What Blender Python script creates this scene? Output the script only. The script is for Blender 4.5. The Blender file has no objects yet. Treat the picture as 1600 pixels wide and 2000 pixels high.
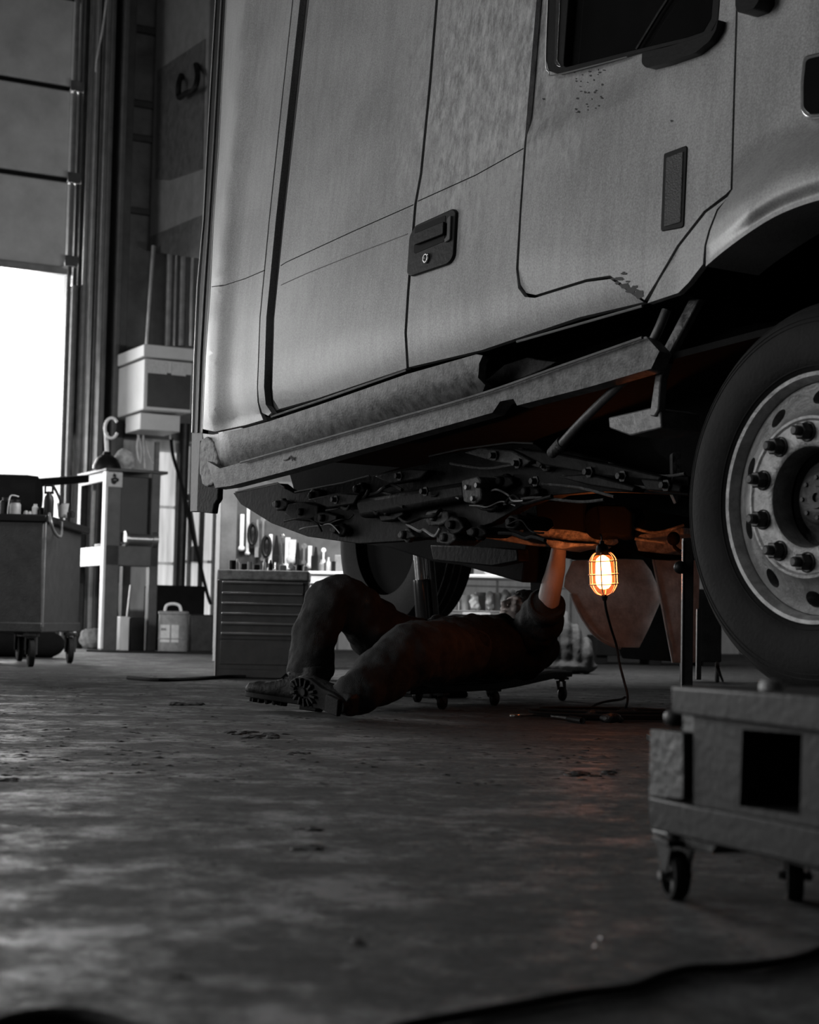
import bpy, bmesh, math, random
from math import sin, cos, pi, radians, sqrt, atan2
from mathutils import Vector as V, Matrix, noise
random.seed(7)
SC = bpy.context.scene
COL = SC.collection

# ------------------------------------------------------------------ camera
CAM = V((0, 0, .385))
PITCH, ROLL, FPX = .0651, .02, 3300.0
F_ = V((0, cos(PITCH), sin(PITCH)))
R0, U0 = V((1, 0, 0)), V((0, -sin(PITCH), cos(PITCH)))
R_ = R0 * cos(ROLL) + U0 * sin(ROLL)
U_ = U0 * cos(ROLL) - R0 * sin(ROLL)
cd = bpy.data.cameras.new('camera')
cam = bpy.data.objects.new('camera', cd)
COL.objects.link(cam)
cam.matrix_world = Matrix(((R_.x, U_.x, -F_.x, CAM.x), (R_.y, U_.y, -F_.y, CAM.y), (R_.z, U_.z, -F_.z, CAM.z), (0, 0, 0, 1)))
cd.sensor_fit = 'HORIZONTAL'
cd.sensor_width = 36
cd.lens = FPX / 1600 * 36
cd.clip_end = 200
cd.dof.use_dof = True
cd.dof.focus_distance = 6.2
cd.dof.aperture_fstop = 6.3
SC.camera = cam

# ------------------------------------------------------------------ view, world, lights
SC.view_settings.view_transform = 'Standard'
SC.view_settings.look = 'None'
SC.view_settings.exposure = -0.15
SC.view_settings.gamma = 1
w = bpy.data.worlds.new('overcast_sky')
SC.world = w
w.use_nodes = True
w.node_tree.nodes['Background'].inputs[0].default_value = (1, 1, 1, 1)
w.node_tree.nodes['Background'].inputs[1].default_value = 1.6


def area(name, loc, target, sx, sy, power, col=(1, 1, 1)):
    l = bpy.data.lights.new(name, 'AREA')
    l.shape = 'RECTANGLE'
    l.size, l.size_y = sx, sy
    l.energy = power
    l.color = col
    o = bpy.data.objects.new(name, l)
    COL.objects.link(o)
    o.location = loc
    o.rotation_euler = (V(target) - V(loc)).to_track_quat('-Z', 'Y').to_euler()
    return o


# daylight through the open bay behind the cart (seen white in the photo)
area('bay_daylight', (-9.2, 24.6, 3.0), (-1.0, 9.0, 0.2), 7.0, 5.0, 1900)
# daylight of the other bay doors along the left side, out of view
area('side_bay_daylight', (-9.2, 3.5, 2.75), (1.5, 6.2, 1.4), 5.0, 5.2, 235)
# unseen fill light added further back on the left to brighten left faces
area('rear_left_fill', (-10.9, 14.5, 2.7), (-1.5, 12.0, .8), 4.6, 4.4, 330)
# roof light over the aisle
area('roof_strip_light', (-4.6, 4.0, 8.3), (-1.0, 6.5, 0.0), 0.5, 7.0, 75)

# unseen fill light added over the workbench to brighten the clutter
area('bench_fill', (0.3, 12.6, 2.5), (-.4, 14.2, .8), 4.5, 0.3, 260)

# ------------------------------------------------------------------ projection helpers


def ray(px, py):
    return F_ + R_ * ((px - 800) / FPX) + U_ * ((1000 - py) / FPX)


def W(px, py, D):
    return CAM + ray(px, py) * D


def G(px, py, z=0.0):
    r = ray(px, py)
    return CAM + r * ((z - CAM.z) / r.z)


def plane_hit(px, py, p0, n):
    r = ray(px, py)
    return CAM + r * ((p0 - CAM).dot(n) / r.dot(n))


def proj(p):
    d = p - CAM
    z = d.dot(F_)
    return 800 + FPX * d.dot(R_) / z, 1000 - FPX * d.dot(U_) / z


# truck frame: TL along to the rear, TN into the truck, TU up
TL = (R_ * -2100 + U_ * -375 + F_ * 3300).normalized()
TN = V((TL.y, -TL.x, 0)).normalized()
TU = TN.cross(TL)
if TU.z < 0:
    TU = -TU
PW = W(1600, 972, 4.35)          # centre of the front wheel face


def seam_lean(k):
    u = (TU + TN * k).normalized()
    n = u.cross(TL)
    a = plane_hit(798, 720, PW, n)
    x, y = proj(a + u * 1.0)
    return (x - 798) / (y - 720)


lo, hi = -.1, .4
for _ in range(40):
    m = (lo + hi) / 2
    if seam_lean(m) > -.079:
        lo = m
    else:
        hi = m
TK = lo
TUP = (TU + TN * TK).normalized()
TOUT = TUP.cross(TL).normalized()
if TOUT.dot(TN) > 0:
    TOUT = -TOUT


def T(px, py, off=0.0):
    return plane_hit(px, py, PW + TOUT * (.06 + off), TOUT)


# wall frame: WX along the wall to the right, WN out of the wall
WX = V((.883, .47, 0)).normalized()
WN = V((.47, -.883, 0)).normalized()
W0 = G(165, 1000, 0) if False else CAM + V((ray(165, 1200).x, ray(165, 1200).y, 0)) * 21.0
W0.z = 0


def WL(px, py, off=0.0):
    return plane_hit(px, py, W0 + WN * off, WN)


# ------------------------------------------------------------------ materials
_m = {}


def mat(name, val, rough=.6, metal=0.0, var=.3, scale=6.0, bump=.15, bscale=60.0, spec=.5, col=None, stretch=None, fine=.0, detail=6):
    if name in _m:
        return _m[name]
    m = bpy.data.materials.new(name)
    m.use_nodes = True
    nt = m.node_tree
    b = nt.nodes['Principled BSDF']
    c = col or (val, val, val)
    tc = nt.nodes.new('ShaderNodeTexCoord')
    mp = nt.nodes.new('ShaderNodeMapping')
    nt.links.new(tc.outputs['Object'], mp.inputs[0])
    if stretch:
        mp.inputs['Scale'].default_value = stretch
    n = nt.nodes.new('ShaderNodeTexNoise')
    n.inputs['Scale'].default_value = scale
    n.inputs['Detail'].default_value = detail
    n.inputs['Roughness'].default_value = .65
    nt.links.new(mp.outputs[0], n.inputs['Vector'])
    r = nt.nodes.new('ShaderNodeValToRGB')
    r.color_ramp.elements[0].position = .3
    r.color_ramp.elements[1].position = .7
    r.color_ramp.elements[0].color = tuple(x * (1 - var) for x in c) + (1,)
    r.color_ramp.elements[1].color = tuple(min(1, x * (1 + var)) for x in c) + (1,)
    nt.links.new(n.outputs['Fac'], r.inputs[0])
    nt.links.new(r.outputs[0], b.inputs['Base Color'])
    b.inputs['Roughness'].default_value = rough
    b.inputs['Metallic'].default_value = metal
    b.inputs['Specular IOR Level'].default_value = spec
    if bump:
        n2 = nt.nodes.new('ShaderNodeTexNoise')
        n2.inputs['Scale'].default_value = bscale
        n2.inputs['Detail'].default_value = 4
        nt.links.new(tc.outputs['Object'], n2.inputs['Vector'])
        bp = nt.nodes.new('ShaderNodeBump')
        bp.inputs['Strength'].default_value = bump
        bp.inputs['Distance'].default_value = .01
        nt.links.new(n2.outputs['Fac'], bp.inputs['Height'])
        nt.links.new(bp.outputs[0], b.inputs['Normal'])
    _m[name] = m
    return m


PATCH = tuple(T(965, 120) - V((1.6, 6.3, 0)))


def paint_material():
    m = bpy.data.materials.new('weathered_cab_paint')
    m.use_nodes = True
    nt = m.node_tree
    N = nt.nodes.new
    Lk = nt.links.new
    b = nt.nodes['Principled BSDF']
    tc = N('ShaderNodeTexCoord')
    n1 = N('ShaderNodeTexNoise'); n1.inputs['Scale'].default_value = 2.2; n1.inputs['Detail'].default_value = 5
    Lk(tc.outputs['Object'], n1.inputs['Vector'])
    mp = N('ShaderNodeMapping'); mp.inputs['Scale'].default_value = (22, 22, 2.0)
    Lk(tc.outputs['Object'], mp.inputs[0])
    n2 = N('ShaderNodeTexNoise'); n2.inputs['Scale'].default_value = 1.6; n2.inputs['Detail'].default_value = 7; n2.inputs['Roughness'].default_value = .7
    Lk(mp.outputs[0], n2.inputs['Vector'])
    n3 = N('ShaderNodeTexNoise'); n3.inputs['Scale'].default_value = 170; n3.inputs['Detail'].default_value = 3
    Lk(tc.outputs['Object'], n3.inputs['Vector'])
    a1 = N('ShaderNodeMath'); a1.operation = 'MULTIPLY'; a1.inputs[1].default_value = .35
    Lk(n1.outputs['Fac'], a1.inputs[0])
    a2 = N('ShaderNodeMath'); a2.operation = 'MULTIPLY_ADD'; a2.inputs[1].default_value = .22
    Lk(n2.outputs['Fac'], a2.inputs[0]); Lk(a1.outputs[0], a2.inputs[2])
    a3 = N('ShaderNodeMath'); a3.operation = 'MULTIPLY_ADD'; a3.inputs[1].default_value = .42
    Lk(n3.outputs['Fac'], a3.inputs[0]); Lk(a2.outputs[0], a3.inputs[2])
    r = N('ShaderNodeValToRGB')
    r.color_ramp.elements[0].position = .40; r.color_ramp.elements[0].color = (.20, .20, .20, 1)
    r.color_ramp.elements[1].position = .60; r.color_ramp.elements[1].color = (.37, .37, .37, 1)
    Lk(a3.outputs[0], r.inputs[0])
    # a weathered, chalky area on the upper rear of the cab
    vd = N('ShaderNodeVectorMath'); vd.operation = 'DISTANCE'; vd.inputs[1].default_value = PATCH
    Lk(tc.outputs['Object'], vd.inputs[0])
    n5 = N('ShaderNodeTexNoise'); n5.inputs['Scale'].default_value = 5; n5.inputs['Detail'].default_value = 6
    Lk(tc.outputs['Object'], n5.inputs['Vector'])
    md_ = N('ShaderNodeMath'); md_.operation = 'MULTIPLY_ADD'; md_.inputs[1].default_value = -.9
    Lk(n5.outputs['Fac'], md_.inputs[0]); Lk(vd.outputs['Value'], md_.inputs[2])
    mr = N('ShaderNodeMapRange'); mr.inputs['From Min'].default_value = -.15; mr.inputs['From Max'].default_value = .28
    mr.inputs['To Min'].default_value = .75; mr.inputs['To Max'].default_value = 0
    Lk(md_.outputs[0], mr.inputs['Value'])
    n6 = N('ShaderNodeTexNoise'); n6.inputs['Scale'].default_value = 2.0; n6.inputs['Detail'].default_value = 9; n6.inputs['Roughness'].default_value = .85
    mp6 = N('ShaderNodeMapping'); mp6.inputs['Scale'].default_value = (16, 16, 6)
    Lk(tc.outputs['Object'], mp6.inputs[0]); Lk(mp6.outputs[0], n6.inputs['Vector'])
    r6 = N('ShaderNodeValToRGB')
    r6.color_ramp.elements[0].position = .40; r6.color_ramp.elements[0].color = (.16, .16, .16, 1)
    r6.color_ramp.elements[1].position = .62; r6.color_ramp.elements[1].color = (.58, .58, .58, 1)
    Lk(n6.outputs['Fac'], r6.inputs[0])
    mx6 = N('ShaderNodeMix'); mx6.data_type = 'RGBA'
    Lk(mr.outputs[0], mx6.inputs[0]); Lk(r.outputs[0], mx6.inputs[6]); Lk(r6.outputs[0], mx6.inputs[7])
    Lk(mx6.outputs[2], b.inputs['Base Color'])
    b.inputs['Roughness'].default_value = .46
    b.inputs['Metallic'].default_value = .2
    b.inputs['Coat Weight'].default_value = .10
    b.inputs['Coat Roughness'].default_value = .22
    bp = N('ShaderNodeBump'); bp.inputs['Strength'].default_value = .12; bp.inputs['Distance'].default_value = .004
    Lk(a3.outputs[0], bp.inputs['Height']); Lk(bp.outputs[0], b.inputs['Normal'])
    return m


def floor_material():
    m = bpy.data.materials.new('oily_concrete_floor')
    m.use_nodes = True
    nt = m.node_tree
    N = nt.nodes.new
    Lk = nt.links.new
    b = nt.nodes['Principled BSDF']
    tc = N('ShaderNodeTexCoord')

    def ns(scale, detail=6, rough=.6):
        n = N('ShaderNodeTexNoise')
        n.inputs['Scale'].default_value = scale; n.inputs['Detail'].default_value = detail; n.inputs['Roughness'].default_value = rough
        Lk(tc.outputs['Object'], n.inputs['Vector'])
        return n
    big, mid, fin = ns(1.1, 9, .65), ns(8, 9, .8), ns(30, 7, .8)
    crk = N('ShaderNodeTexVoronoi'); crk.feature = 'DISTANCE_TO_EDGE'; crk.inputs['Scale'].default_value = 13
    wv = N('ShaderNodeVectorMath'); wv.operation = 'MULTIPLY_ADD'; wv.inputs[1].default_value = (.12, .12, .12)
    Lk(mid.outputs['Color'], wv.inputs[0]); Lk(tc.outputs['Object'], wv.inputs[2]); Lk(wv.outputs[0], crk.inputs['Vector'])
    r = N('ShaderNodeValToRGB')
    r.color_ramp.elements[0].position = .36; r.color_ramp.elements[0].color = (.018, .018, .018, 1)
    r.color_ramp.elements[1].position = .58; r.color_ramp.elements[1].color = (.088, .088, .088, 1)
    a = N('ShaderNodeMath'); a.operation = 'MULTIPLY_ADD'; a.inputs[1].default_value = .40
    s = N('ShaderNodeMath'); s.operation = 'MULTIPLY'; s.inputs[1].default_value = .22
    Lk(big.outputs['Fac'], s.inputs[0]); Lk(mid.outputs['Fac'], a.inputs[0]); Lk(s.outputs[0], a.inputs[2])
    a2 = N('ShaderNodeMath'); a2.operation = 'MULTIPLY_ADD'; a2.inputs[1].default_value = .32
    Lk(fin.outputs['Fac'], a2.inputs[0]); Lk(a.outputs[0], a2.inputs[2])
    Lk(a2.outputs[0], r.inputs[0])
    Lk(r.outputs[0], b.inputs['Base Color'])
    wet = ns(3.5, 10, .85)
    rr = N('ShaderNodeMapRange')
    rr.inputs['From Min'].default_value = .42; rr.inputs['From Max'].default_value = .54
    rr.inputs['To Min'].default_value = .36; rr.inputs['To Max'].default_value = .8
    Lk(wet.outputs['Fac'], rr.inputs['Value']); Lk(rr.outputs[0], b.inputs['Roughness'])
    b.inputs['Specular IOR Level'].default_value = .3
    ce = N('ShaderNodeMapRange'); ce.inputs['From Max'].default_value = .06; ce.inputs['To Max'].default_value = .25
    Lk(crk.outputs['Distance'], ce.inputs['Value'])
    h = N('ShaderNodeMath'); h.operation = 'MULTIPLY_ADD'; h.inputs[1].default_value = .5
    Lk(fin.outputs['Fac'], h.inputs[0]); Lk(ce.outputs[0], h.inputs[2])
    h2 = N('ShaderNodeMath'); h2.operation = 'ADD'
    Lk(h.outputs[0], h2.inputs[0]); Lk(mid.outputs['Fac'], h2.inputs[1])
    h = h2
    bp = N('ShaderNodeBump'); bp.inputs['Strength'].default_value = 1.0; bp.inputs['Distance'].default_value = .018
    Lk(h.outputs[0], bp.inputs['Height']); Lk(bp.outputs[0], b.inputs['Normal'])
    return m


def siding_material(val, name):
    m = mat(name, val, .55, .0, .25, 3.0, 0)
    return m


PAINT = paint_material()
BLACK = mat('black_plastic', .006, .45, var=.3, bump=.1, spec=.2)
RUBBER = mat('black_rubber', .010, .75, var=.35, scale=9, bump=.2, bscale=90, spec=.2)
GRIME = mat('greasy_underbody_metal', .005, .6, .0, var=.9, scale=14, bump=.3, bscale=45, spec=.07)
GRIME2 = mat('dusty_underbody_metal', .032, .65, .1, var=.8, scale=18, bump=.6, bscale=60, spec=.3)
ROCKER = mat('worn_rocker_metal', .085, .5, .2, var=.8, scale=26, bump=.16, bscale=110, detail=10)
CHROME = mat('polished_metal', .6, .2, 1.0, var=.15, bump=.05)
ALU = mat('oxidised_aluminium', .26, .48, .5, var=.4, scale=22, bump=.25, bscale=120)
EDGE = mat('bare_metal_edge', .5, .3, .9, var=.2, bump=0)
STEELD = mat('dark_steel', .028, .45, .4, var=.4, scale=12, bump=.2)
STEELG = mat('grey_steel', .16, .5, .4, var=.3, scale=9, bump=.15)
TOOLGR = mat('tool_chest_grey', .085, .45, .2, var=.2, scale=12, bump=.08)
WHITEM = mat('white_enamel', .72, .45, .0, var=.12, scale=5, bump=.05)
PALE = mat('pale_plastic', .5, .5, 0, var=.25, scale=14, bump=.1)
MIDG = mat('mid_grey_plastic', .22, .5, 0, var=.3, scale=14, bump=.1)
CLOTHD = mat('dark_work_cloth', .013, .85, 0, var=.45, scale=13, bump=.5, bscale=160, spec=.25)
CLOTHJ = mat('worn_dark_denim', .030, .85, 0, var=.5, scale=10, bump=.5, bscale=220, spec=.25)
LEATHER = mat('scuffed_dark_leather', .018, .6, 0, var=.6, scale=22, bump=.4, bscale=90, spec=.3)
HAIR = mat('black_hair', .008, .6, 0, var=.5, scale=40, bump=.6, bscale=120)
SKIN = mat('skin', .42, .5, 0, var=.1, scale=20, bump=.15, bscale=140, col=(.44, .38, .36))
GLASS = mat('dark_window_glass', .008, .08, 0, var=.2, bump=0, spec=.5)
CARTP = mat('painted_dolly_steel', .008, .55, .0, var=.4, scale=9, bump=.15, bscale=70, spec=.2)
WALLD = mat('dark_wall_cladding', .15, .6, .1, var=.35, scale=2.5, bump=.1, bscale=20)
WALLW = mat('whitewashed_wall', .62, .7, 0, var=.22, scale=3.5, bump=.1, bscale=20, stretch=(3, 3, .6))
DOORM = mat('sectional_door_panel', .5, .55, .1, var=.18, scale=2.2, bump=.1, bscale=80)
RUST = mat('scraped_filler_patch', .33, .8, 0, var=.6, scale=30, bump=.9, bscale=70)
CHIP = mat('bare_primer_chip', .03, .7, 0, var=.3, bump=.2)
PAPER = mat('paper_label', .55, .8, 0, var=.15, scale=30, bump=0)
INK = mat('black_ink', .02, .8, 0, var=.1, bump=0)
RAG = mat('pale_rag', .42, .9, 0, var=.4, scale=16, bump=.5, bscale=60)
ORNG = mat('amber_cage_wire', .5, .35, .4, var=.1, bump=0)
SKIRT = mat('pale_skirt_panel', .62, .6, 0, var=.35, scale=14, bump=.3, bscale=70)

# ------------------------------------------------------------------ mesh helpers


def link(name, bm, m, root=None, parent=None, smooth=35, bevel=0, seg=2, sub=0):
    base = root.location if root is not None else V((0, 0, 0))
    if root is not None:
        bmesh.ops.translate(bm, verts=bm.verts, vec=-base)
    bmesh.ops.recalc_face_normals(bm, faces=bm.faces)
    me = bpy.data.meshes.new(name)
    bm.to_mesh(me)
    bm.free()
    if m:
        me.materials.append(m)
    o = bpy.data.objects.new(name, me)
    COL.objects.link(o)
    if smooth:
        for p in me.polygons:
            p.use_smooth = True
        me.set_sharp_from_angle(angle=radians(smooth))
    if bevel:
        md = o.modifiers.new('bevel', 'BEVEL')
        md.width = bevel
        md.segments = seg
        md.limit_method = 'ANGLE'
        md.angle_limit = radians(38)
    if sub:
        md = o.modifiers.new('subdivide', 'SUBSURF')
        md.levels = md.render_levels = sub
    o.parent = parent if parent is not None else root
    return o


def thing(name, label, cat, loc=(0, 0, 0), group=None):
    o = bpy.data.objects.new(name, None)
    COL.objects.link(o)
    o.location = V(loc)
    o.empty_display_size = .1
    o['label'] = label
    o['category'] = cat
    if group:
        o['group'] = group
    return o


def tag(o, label, cat, group=None, kind=None):
    o['label'] = label
    o['category'] = cat
    if group:
        o['group'] = group
    if kind:
        o['kind'] = kind
    return o


def struct(o):
    o['kind'] = 'structure'
    return o


def NB():
    return bmesh.new()


def prism(bm, pts, ext):
    a = [bm.verts.new(p) for p in pts]
    b = [bm.verts.new(p + ext) for p in pts]
    bm.faces.new(a)
    bm.faces.new(b[::-1])
    n = len(a)
    for i in range(n):
        bm.faces.new((a[i], b[i], b[(i + 1) % n], a[(i + 1) % n]))
    return a, b


def box(bm, c, ex, ey, ez):
    """centre, three half-axis vectors"""
    vs = []
    for sx in (-1, 1):
        for sy in (-1, 1):
            for sz in (-1, 1):
                vs.append(bm.verts.new(c + ex * sx + ey * sy + ez * sz))
    for f in ((0, 1, 3, 2), (4, 6, 7, 5), (0, 4, 5, 1), (2, 3, 7, 6), (0, 2, 6, 4), (1, 5, 7, 3)):
        bm.faces.new([vs[i] for i in f])


def abox(bm, x0, x1, y0, y1, z0, z1):
    box(bm, V(((x0 + x1) / 2, (y0 + y1) / 2, (z0 + z1) / 2)), V(((x1 - x0) / 2, 0, 0)), V((0, (y1 - y0) / 2, 0)), V((0, 0, (z1 - z0) / 2)))


def frame_of(d):
    d = d.normalized()
    a = V((0, 0, 1)) if abs(d.z) < .9 else V((1, 0, 0))
    x = d.cross(a).normalized()
    return x, d.cross(x).normalized()


def tube(bm, pts, r, seg=10, closed=False, caps=True):
    pts = [V(p) for p in pts]
    n = len(pts)
    rs = r if isinstance(r, (list, tuple)) else [r] * n
    rings = []
    px = None
    for i in range(n):
        if closed:
            d = pts[(i + 1) % n] - pts[i - 1]
        else:
            d = pts[min(i + 1, n - 1)] - pts[max(i - 1, 0)]
        d.normalize()
        if px is None:
            px, py = frame_of(d)
        else:
            px = (px - d * px.dot(d)).normalized()
            py = d.cross(px)
        rings.append([bm.verts.new(pts[i] + (px * cos(2 * pi * k / seg) + py * sin(2 * pi * k / seg)) * rs[i]) for k in range(seg)])
    for i in range(n if closed else n - 1):
        a, b = rings[i], rings[(i + 1) % n]
        for k in range(seg):
            bm.faces.new((a[k], a[(k + 1) % seg], b[(k + 1) % seg], b[k]))
    if caps and not closed:
        bm.faces.new(rings[0][::-1])
        bm.faces.new(rings[-1])


def smooth_path(pts, k=6):
    pts = [V(p) for p in pts]
    out = []
    for i in range(len(pts) - 1):
        p0, p1, p2, p3 = pts[max(i - 1, 0)], pts[i], pts[i + 1], pts[min(i + 2, len(pts) - 1)]
        for j in range(k):
            t = j / k
            out.append(.5 * ((2 * p1) + (p2 - p0) * t + (2 * p0 - 5 * p1 + 4 * p2 - p3) * t * t + (3 * p1 - p0 - 3 * p2 + p3) * t ** 3))
    out.append(pts[-1])
    return out


def lathe(bm, o, ax, prof, seg=32, ref=None):
    ax = ax.normalized()
    x, y = frame_of(ax)
    if ref is not None:
        x = (ref - ax * ref.dot(ax)).normalized()
        y = ax.cross(x)
    rings = []
    for r, h in prof:
        if r < 1e-6:
            rings.append([bm.verts.new(o + ax * h)])
        else:
            rings.append([bm.verts.new(o + ax * h + (x * cos(2 * pi * k / seg) + y * sin(2 * pi * k / seg)) * r) for k in range(seg)])
    for a, b in zip(rings, rings[1:]):
        for k in range(seg):
            k2 = (k + 1) % seg
            if len(a) == 1 and len(b) == 1:
                continue
            if len(a) == 1:
                bm.faces.new((a[0], b[k], b[k2]))
            elif len(b) == 1:
                bm.faces.new((a[k], b[0], a[k2]))
            else:
                bm.faces.new((a[k], b[k], b[k2], a[k2]))


def ellipsoid(bm, c, ex, ey, ez, nu=16, nv=10):
    rings = []
    for j in range(nv + 1):
        t = pi * j / nv
        if j in (0, nv):
            rings.append([bm.verts.new(c + ez * cos(t))])
        else:
            rings.append([bm.verts.new(c + (ex * cos(2 * pi * i / nu) + ey * sin(2 * pi * i / nu)) * sin(t) + ez * cos(t)) for i in range(nu)])
    for a, b in zip(rings, rings[1:]):
        for k in range(nu):
            k2 = (k + 1) % nu
            if len(a) == 1:
                bm.faces.new((a[0], b[k], b[k2]))
            elif len(b) == 1:
                bm.faces.new((a[k], b[0], a[k2]))
            else:
                bm.faces.new((a[k], b[k], b[k2], a[k2]))


def rpoly(pts, r, k=4):
    """round the corners of a 2D polygon; r one number or one per corner"""
    n = len(pts)
    out = []
    for i in range(n):
        p, a, b = pts[i], pts[i - 1], pts[(i + 1) % n]
        rr = r[i] if isinstance(r, (list, tuple)) else r
        if rr <= 0:
            out.append(p)
            continue
        da = sqrt((a[0] - p[0]) ** 2 + (a[1] - p[1]) ** 2)
        db = sqrt((b[0] - p[0]) ** 2 + (b[1] - p[1]) ** 2)
        q = min(rr, da * .48, db * .48)
        s = (p[0] + (a[0] - p[0]) * q / da, p[1] + (a[1] - p[1]) * q / da)
        e = (p[0] + (b[0] - p[0]) * q / db, p[1] + (b[1] - p[1]) * q / db)
        for j in range(k + 1):
            t = j / k
            out.append(((1 - t) ** 2 * s[0] + 2 * t * (1 - t) * p[0] + t * t * e[0], (1 - t) ** 2 * s[1] + 2 * t * (1 - t) * p[1] + t * t * e[1]))
    return out


def interp(tab, y):
    if y <= tab[0][0]:
        return tab[0][1]
    for (a, b), (c, d) in zip(tab, tab[1:]):
        if y <= c:
            return b + (d - b) * (y - a) / (c - a)
    return tab[-1][1]


def sstep(a, b, x):
    t = max(0, min(1, (x - a) / (b - a)))
    return t * t * (3 - 2 * t)


def sheet(name, poly, disp, m, root, parent=None, step=22, thick=.02, cuts=(), smooth=40):
    """body panel: outline on the truck's side plane, bulged by disp(px,py) outward, with real thickness"""
    bm = NB()
    f = bm.faces.new([bm.verts.new((x, y, 0)) for x, y in poly])
    bmesh.ops.triangulate(bm, faces=[f])
    xs = [p[0] for p in poly]
    ys = [p[1] for p in poly]

    def cut(co, no):
        bmesh.ops.bisect_plane(bm, geom=bm.verts[:] + bm.edges[:] + bm.faces[:], plane_co=co, plane_no=no, dist=1e-4)
    x = min(xs) + step
    while x < max(xs):
        cut((x, 0, 0), (1, 0, 0))
        x += step
    y = min(ys) + step
    while y < max(ys):
        cut((0, y, 0), (0, 1, 0))
        y += step
    for (ax, ay), (bx, by) in cuts:
        cut((ax, ay, 0), (-(by - ay), bx - ax, 0))
    bmesh.ops.remove_doubles(bm, verts=bm.verts, dist=.05)
    bm.verts.index_update()
    front = {}
    back = {}
    be = [e for e in bm.edges if len(e.link_faces) == 1]
    faces = bm.faces[:]
    for v in bm.verts[:]:
        p = T(v.co.x, v.co.y, disp(v.co.x, v.co.y))
        front[v] = p
    for v in list(front):
        back[v] = bm.verts.new(front[v] - TOUT * thick)
    for v, p in front.items():
        v.co = p
    for fc in faces:
        bm.faces.new([back[v] for v in fc.verts][::-1])
    for e in be:
        a, b = e.verts
        try:
            bm.faces.new((a, b, back[b], back[a]))
        except ValueError:
            pass
    return link(name, bm, m, root, parent, smooth=smooth)


def tprism(name, poly, inward, depth, m, root, parent=None, bevel=.004, smooth=35):
    bm = NB()
    prism(bm, [T(x, y, -inward) for x, y in poly], TN * depth)
    return link(name, bm, m, root, parent, bevel=bevel, smooth=smooth)


def dprism(bm, poly, D, depth):
    prism(bm, [W(x, y, D) for x, y in poly], V((0, depth, 0)))


# ================================================================== SETTING
bm = NB()
abox(bm, -16, 16, -4, 34, -.2, 0)
FLOOR = struct(link('floor', bm, floor_material(), smooth=0))


def wpt(s, z, off=0):
    return W0 + WX * s + WN * off + V((0, 0, z))


def wslab(bm, s0, s1, z0, z1, o0, o1):
    box(bm, wpt((s0 + s1) / 2, (z0 + z1) / 2, (o0 + o1) / 2), WX * ((s1 - s0) / 2), WN * ((o1 - o0) / 2), V((0, 0, (z1 - z0) / 2)))


def ws(px, py, off=0):
    """along-wall coordinate and height of a pixel on the wall plane"""
    p = WL(px, py, off)
    return (p - W0).dot(WX), p.z


S_J = ws(128, 800)[0]           # right edge of the opening
Z_H = ws(60, 524)[1]            # bottom of the raised door
# wall right of the opening: dark cladding above, whitewashed below
z_mid = ws(360, 862)[1]
bm = NB()
wslab(bm, S_J, 14, z_mid, 9.0, -.25, 0)
wslab(bm, -9, S_J, Z_H + 3.6, 9.0, -.25, 0)
struct(link('wall_back', bm, WALLD, smooth=0))
bm = NB()
wslab(bm, S_J + .3, 14, 0, z_mid, -.24, .02)
struct(link('wall_lower', bm, WALLW, smooth=0))
bm = NB()
for s in [x * .62 + 1.6 for x in range(16)]:
    wslab(bm, s, s + .03, 0, z_mid, .02, .035)
for z in (.9, 1.9, 2.6):
    wslab(bm, 1.3, 12, z, z + .02, .02, .03)
struct(link('trim_4', bm, MIDG, smooth=0))
# horizontal girts on the dark cladding
bm = NB()
for px_, py_ in ((270, 205), (270, 272), (275, 415), (270, 60)):
    s, z = ws(px_, py_)
    wslab(bm, s - .5, s + 3, z - .035, z + .035, 0, .08)
struct(link('trim_5', bm, mat('dark_girt', .05, .6, bump=0), smooth=0))  # girts darker than the cladding
# jamb: a set of stepped vertical strips
bm = NB()
for x0, x1, o0, o1 in ((118, 124, 0, .10), (124, 131, 0, .22), (133, 140, 0, .12), (141, 148, 0, .3), (150, 158, 0, .18), (159, 164, 0, .38)):
    s0, s1 = ws(x0, 800)[0], ws(x1, 800)[0]
    wslab(bm, s0, s1, 0, 9, o0, o1)
struct(link('trim_1', bm, STEELG, smooth=0, bevel=.01))
bm = NB()
s0 = ws(147, 800)[0]
wslab(bm, s0, s0 + .05, 0, 9, .30, .42)
s0 = ws(163, 800)[0]
wslab(bm, s0, s0 + .06, 0, 9, .38, .46)
struct(link('trim_2', bm, EDGE, smooth=0, bevel=.012))
# steel column
bm = NB()
s0, s1 = ws(172, 800)[0], ws(203, 800)[0]
wslab(bm, s0, s1, 0, 9, .02, .10)
wslab(bm, s0, s0 + .05, 0, 9, .1, .5)
wslab(bm, s1 - .06, s1, 0, 9, .1, .55)
s2, s3 = ws(208, 800)[0], ws(232, 800)[0]
wslab(bm, s2, s3, z_mid * .3, 9, .02, .24)
struct(link('trim_3', bm, mat('column_steel', .09, .55, .2, var=.3, scale=4, bump=.1), smooth=0, bevel=.01))
# bolts on the column
bm = NB()
for py_ in (45, 95, 150, 210, 245, 300, 390, 450):
    s, z = ws(228, py_, .24)
    for ds in (-.05, .05):
        lathe(bm, wpt(s + ds, z + ds * .4, .24), WN, [(0, .03), (.022, .03), (.026, 0)], seg=8)
struct(link('trim_6', bm, BLACK, smooth=40))

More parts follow.
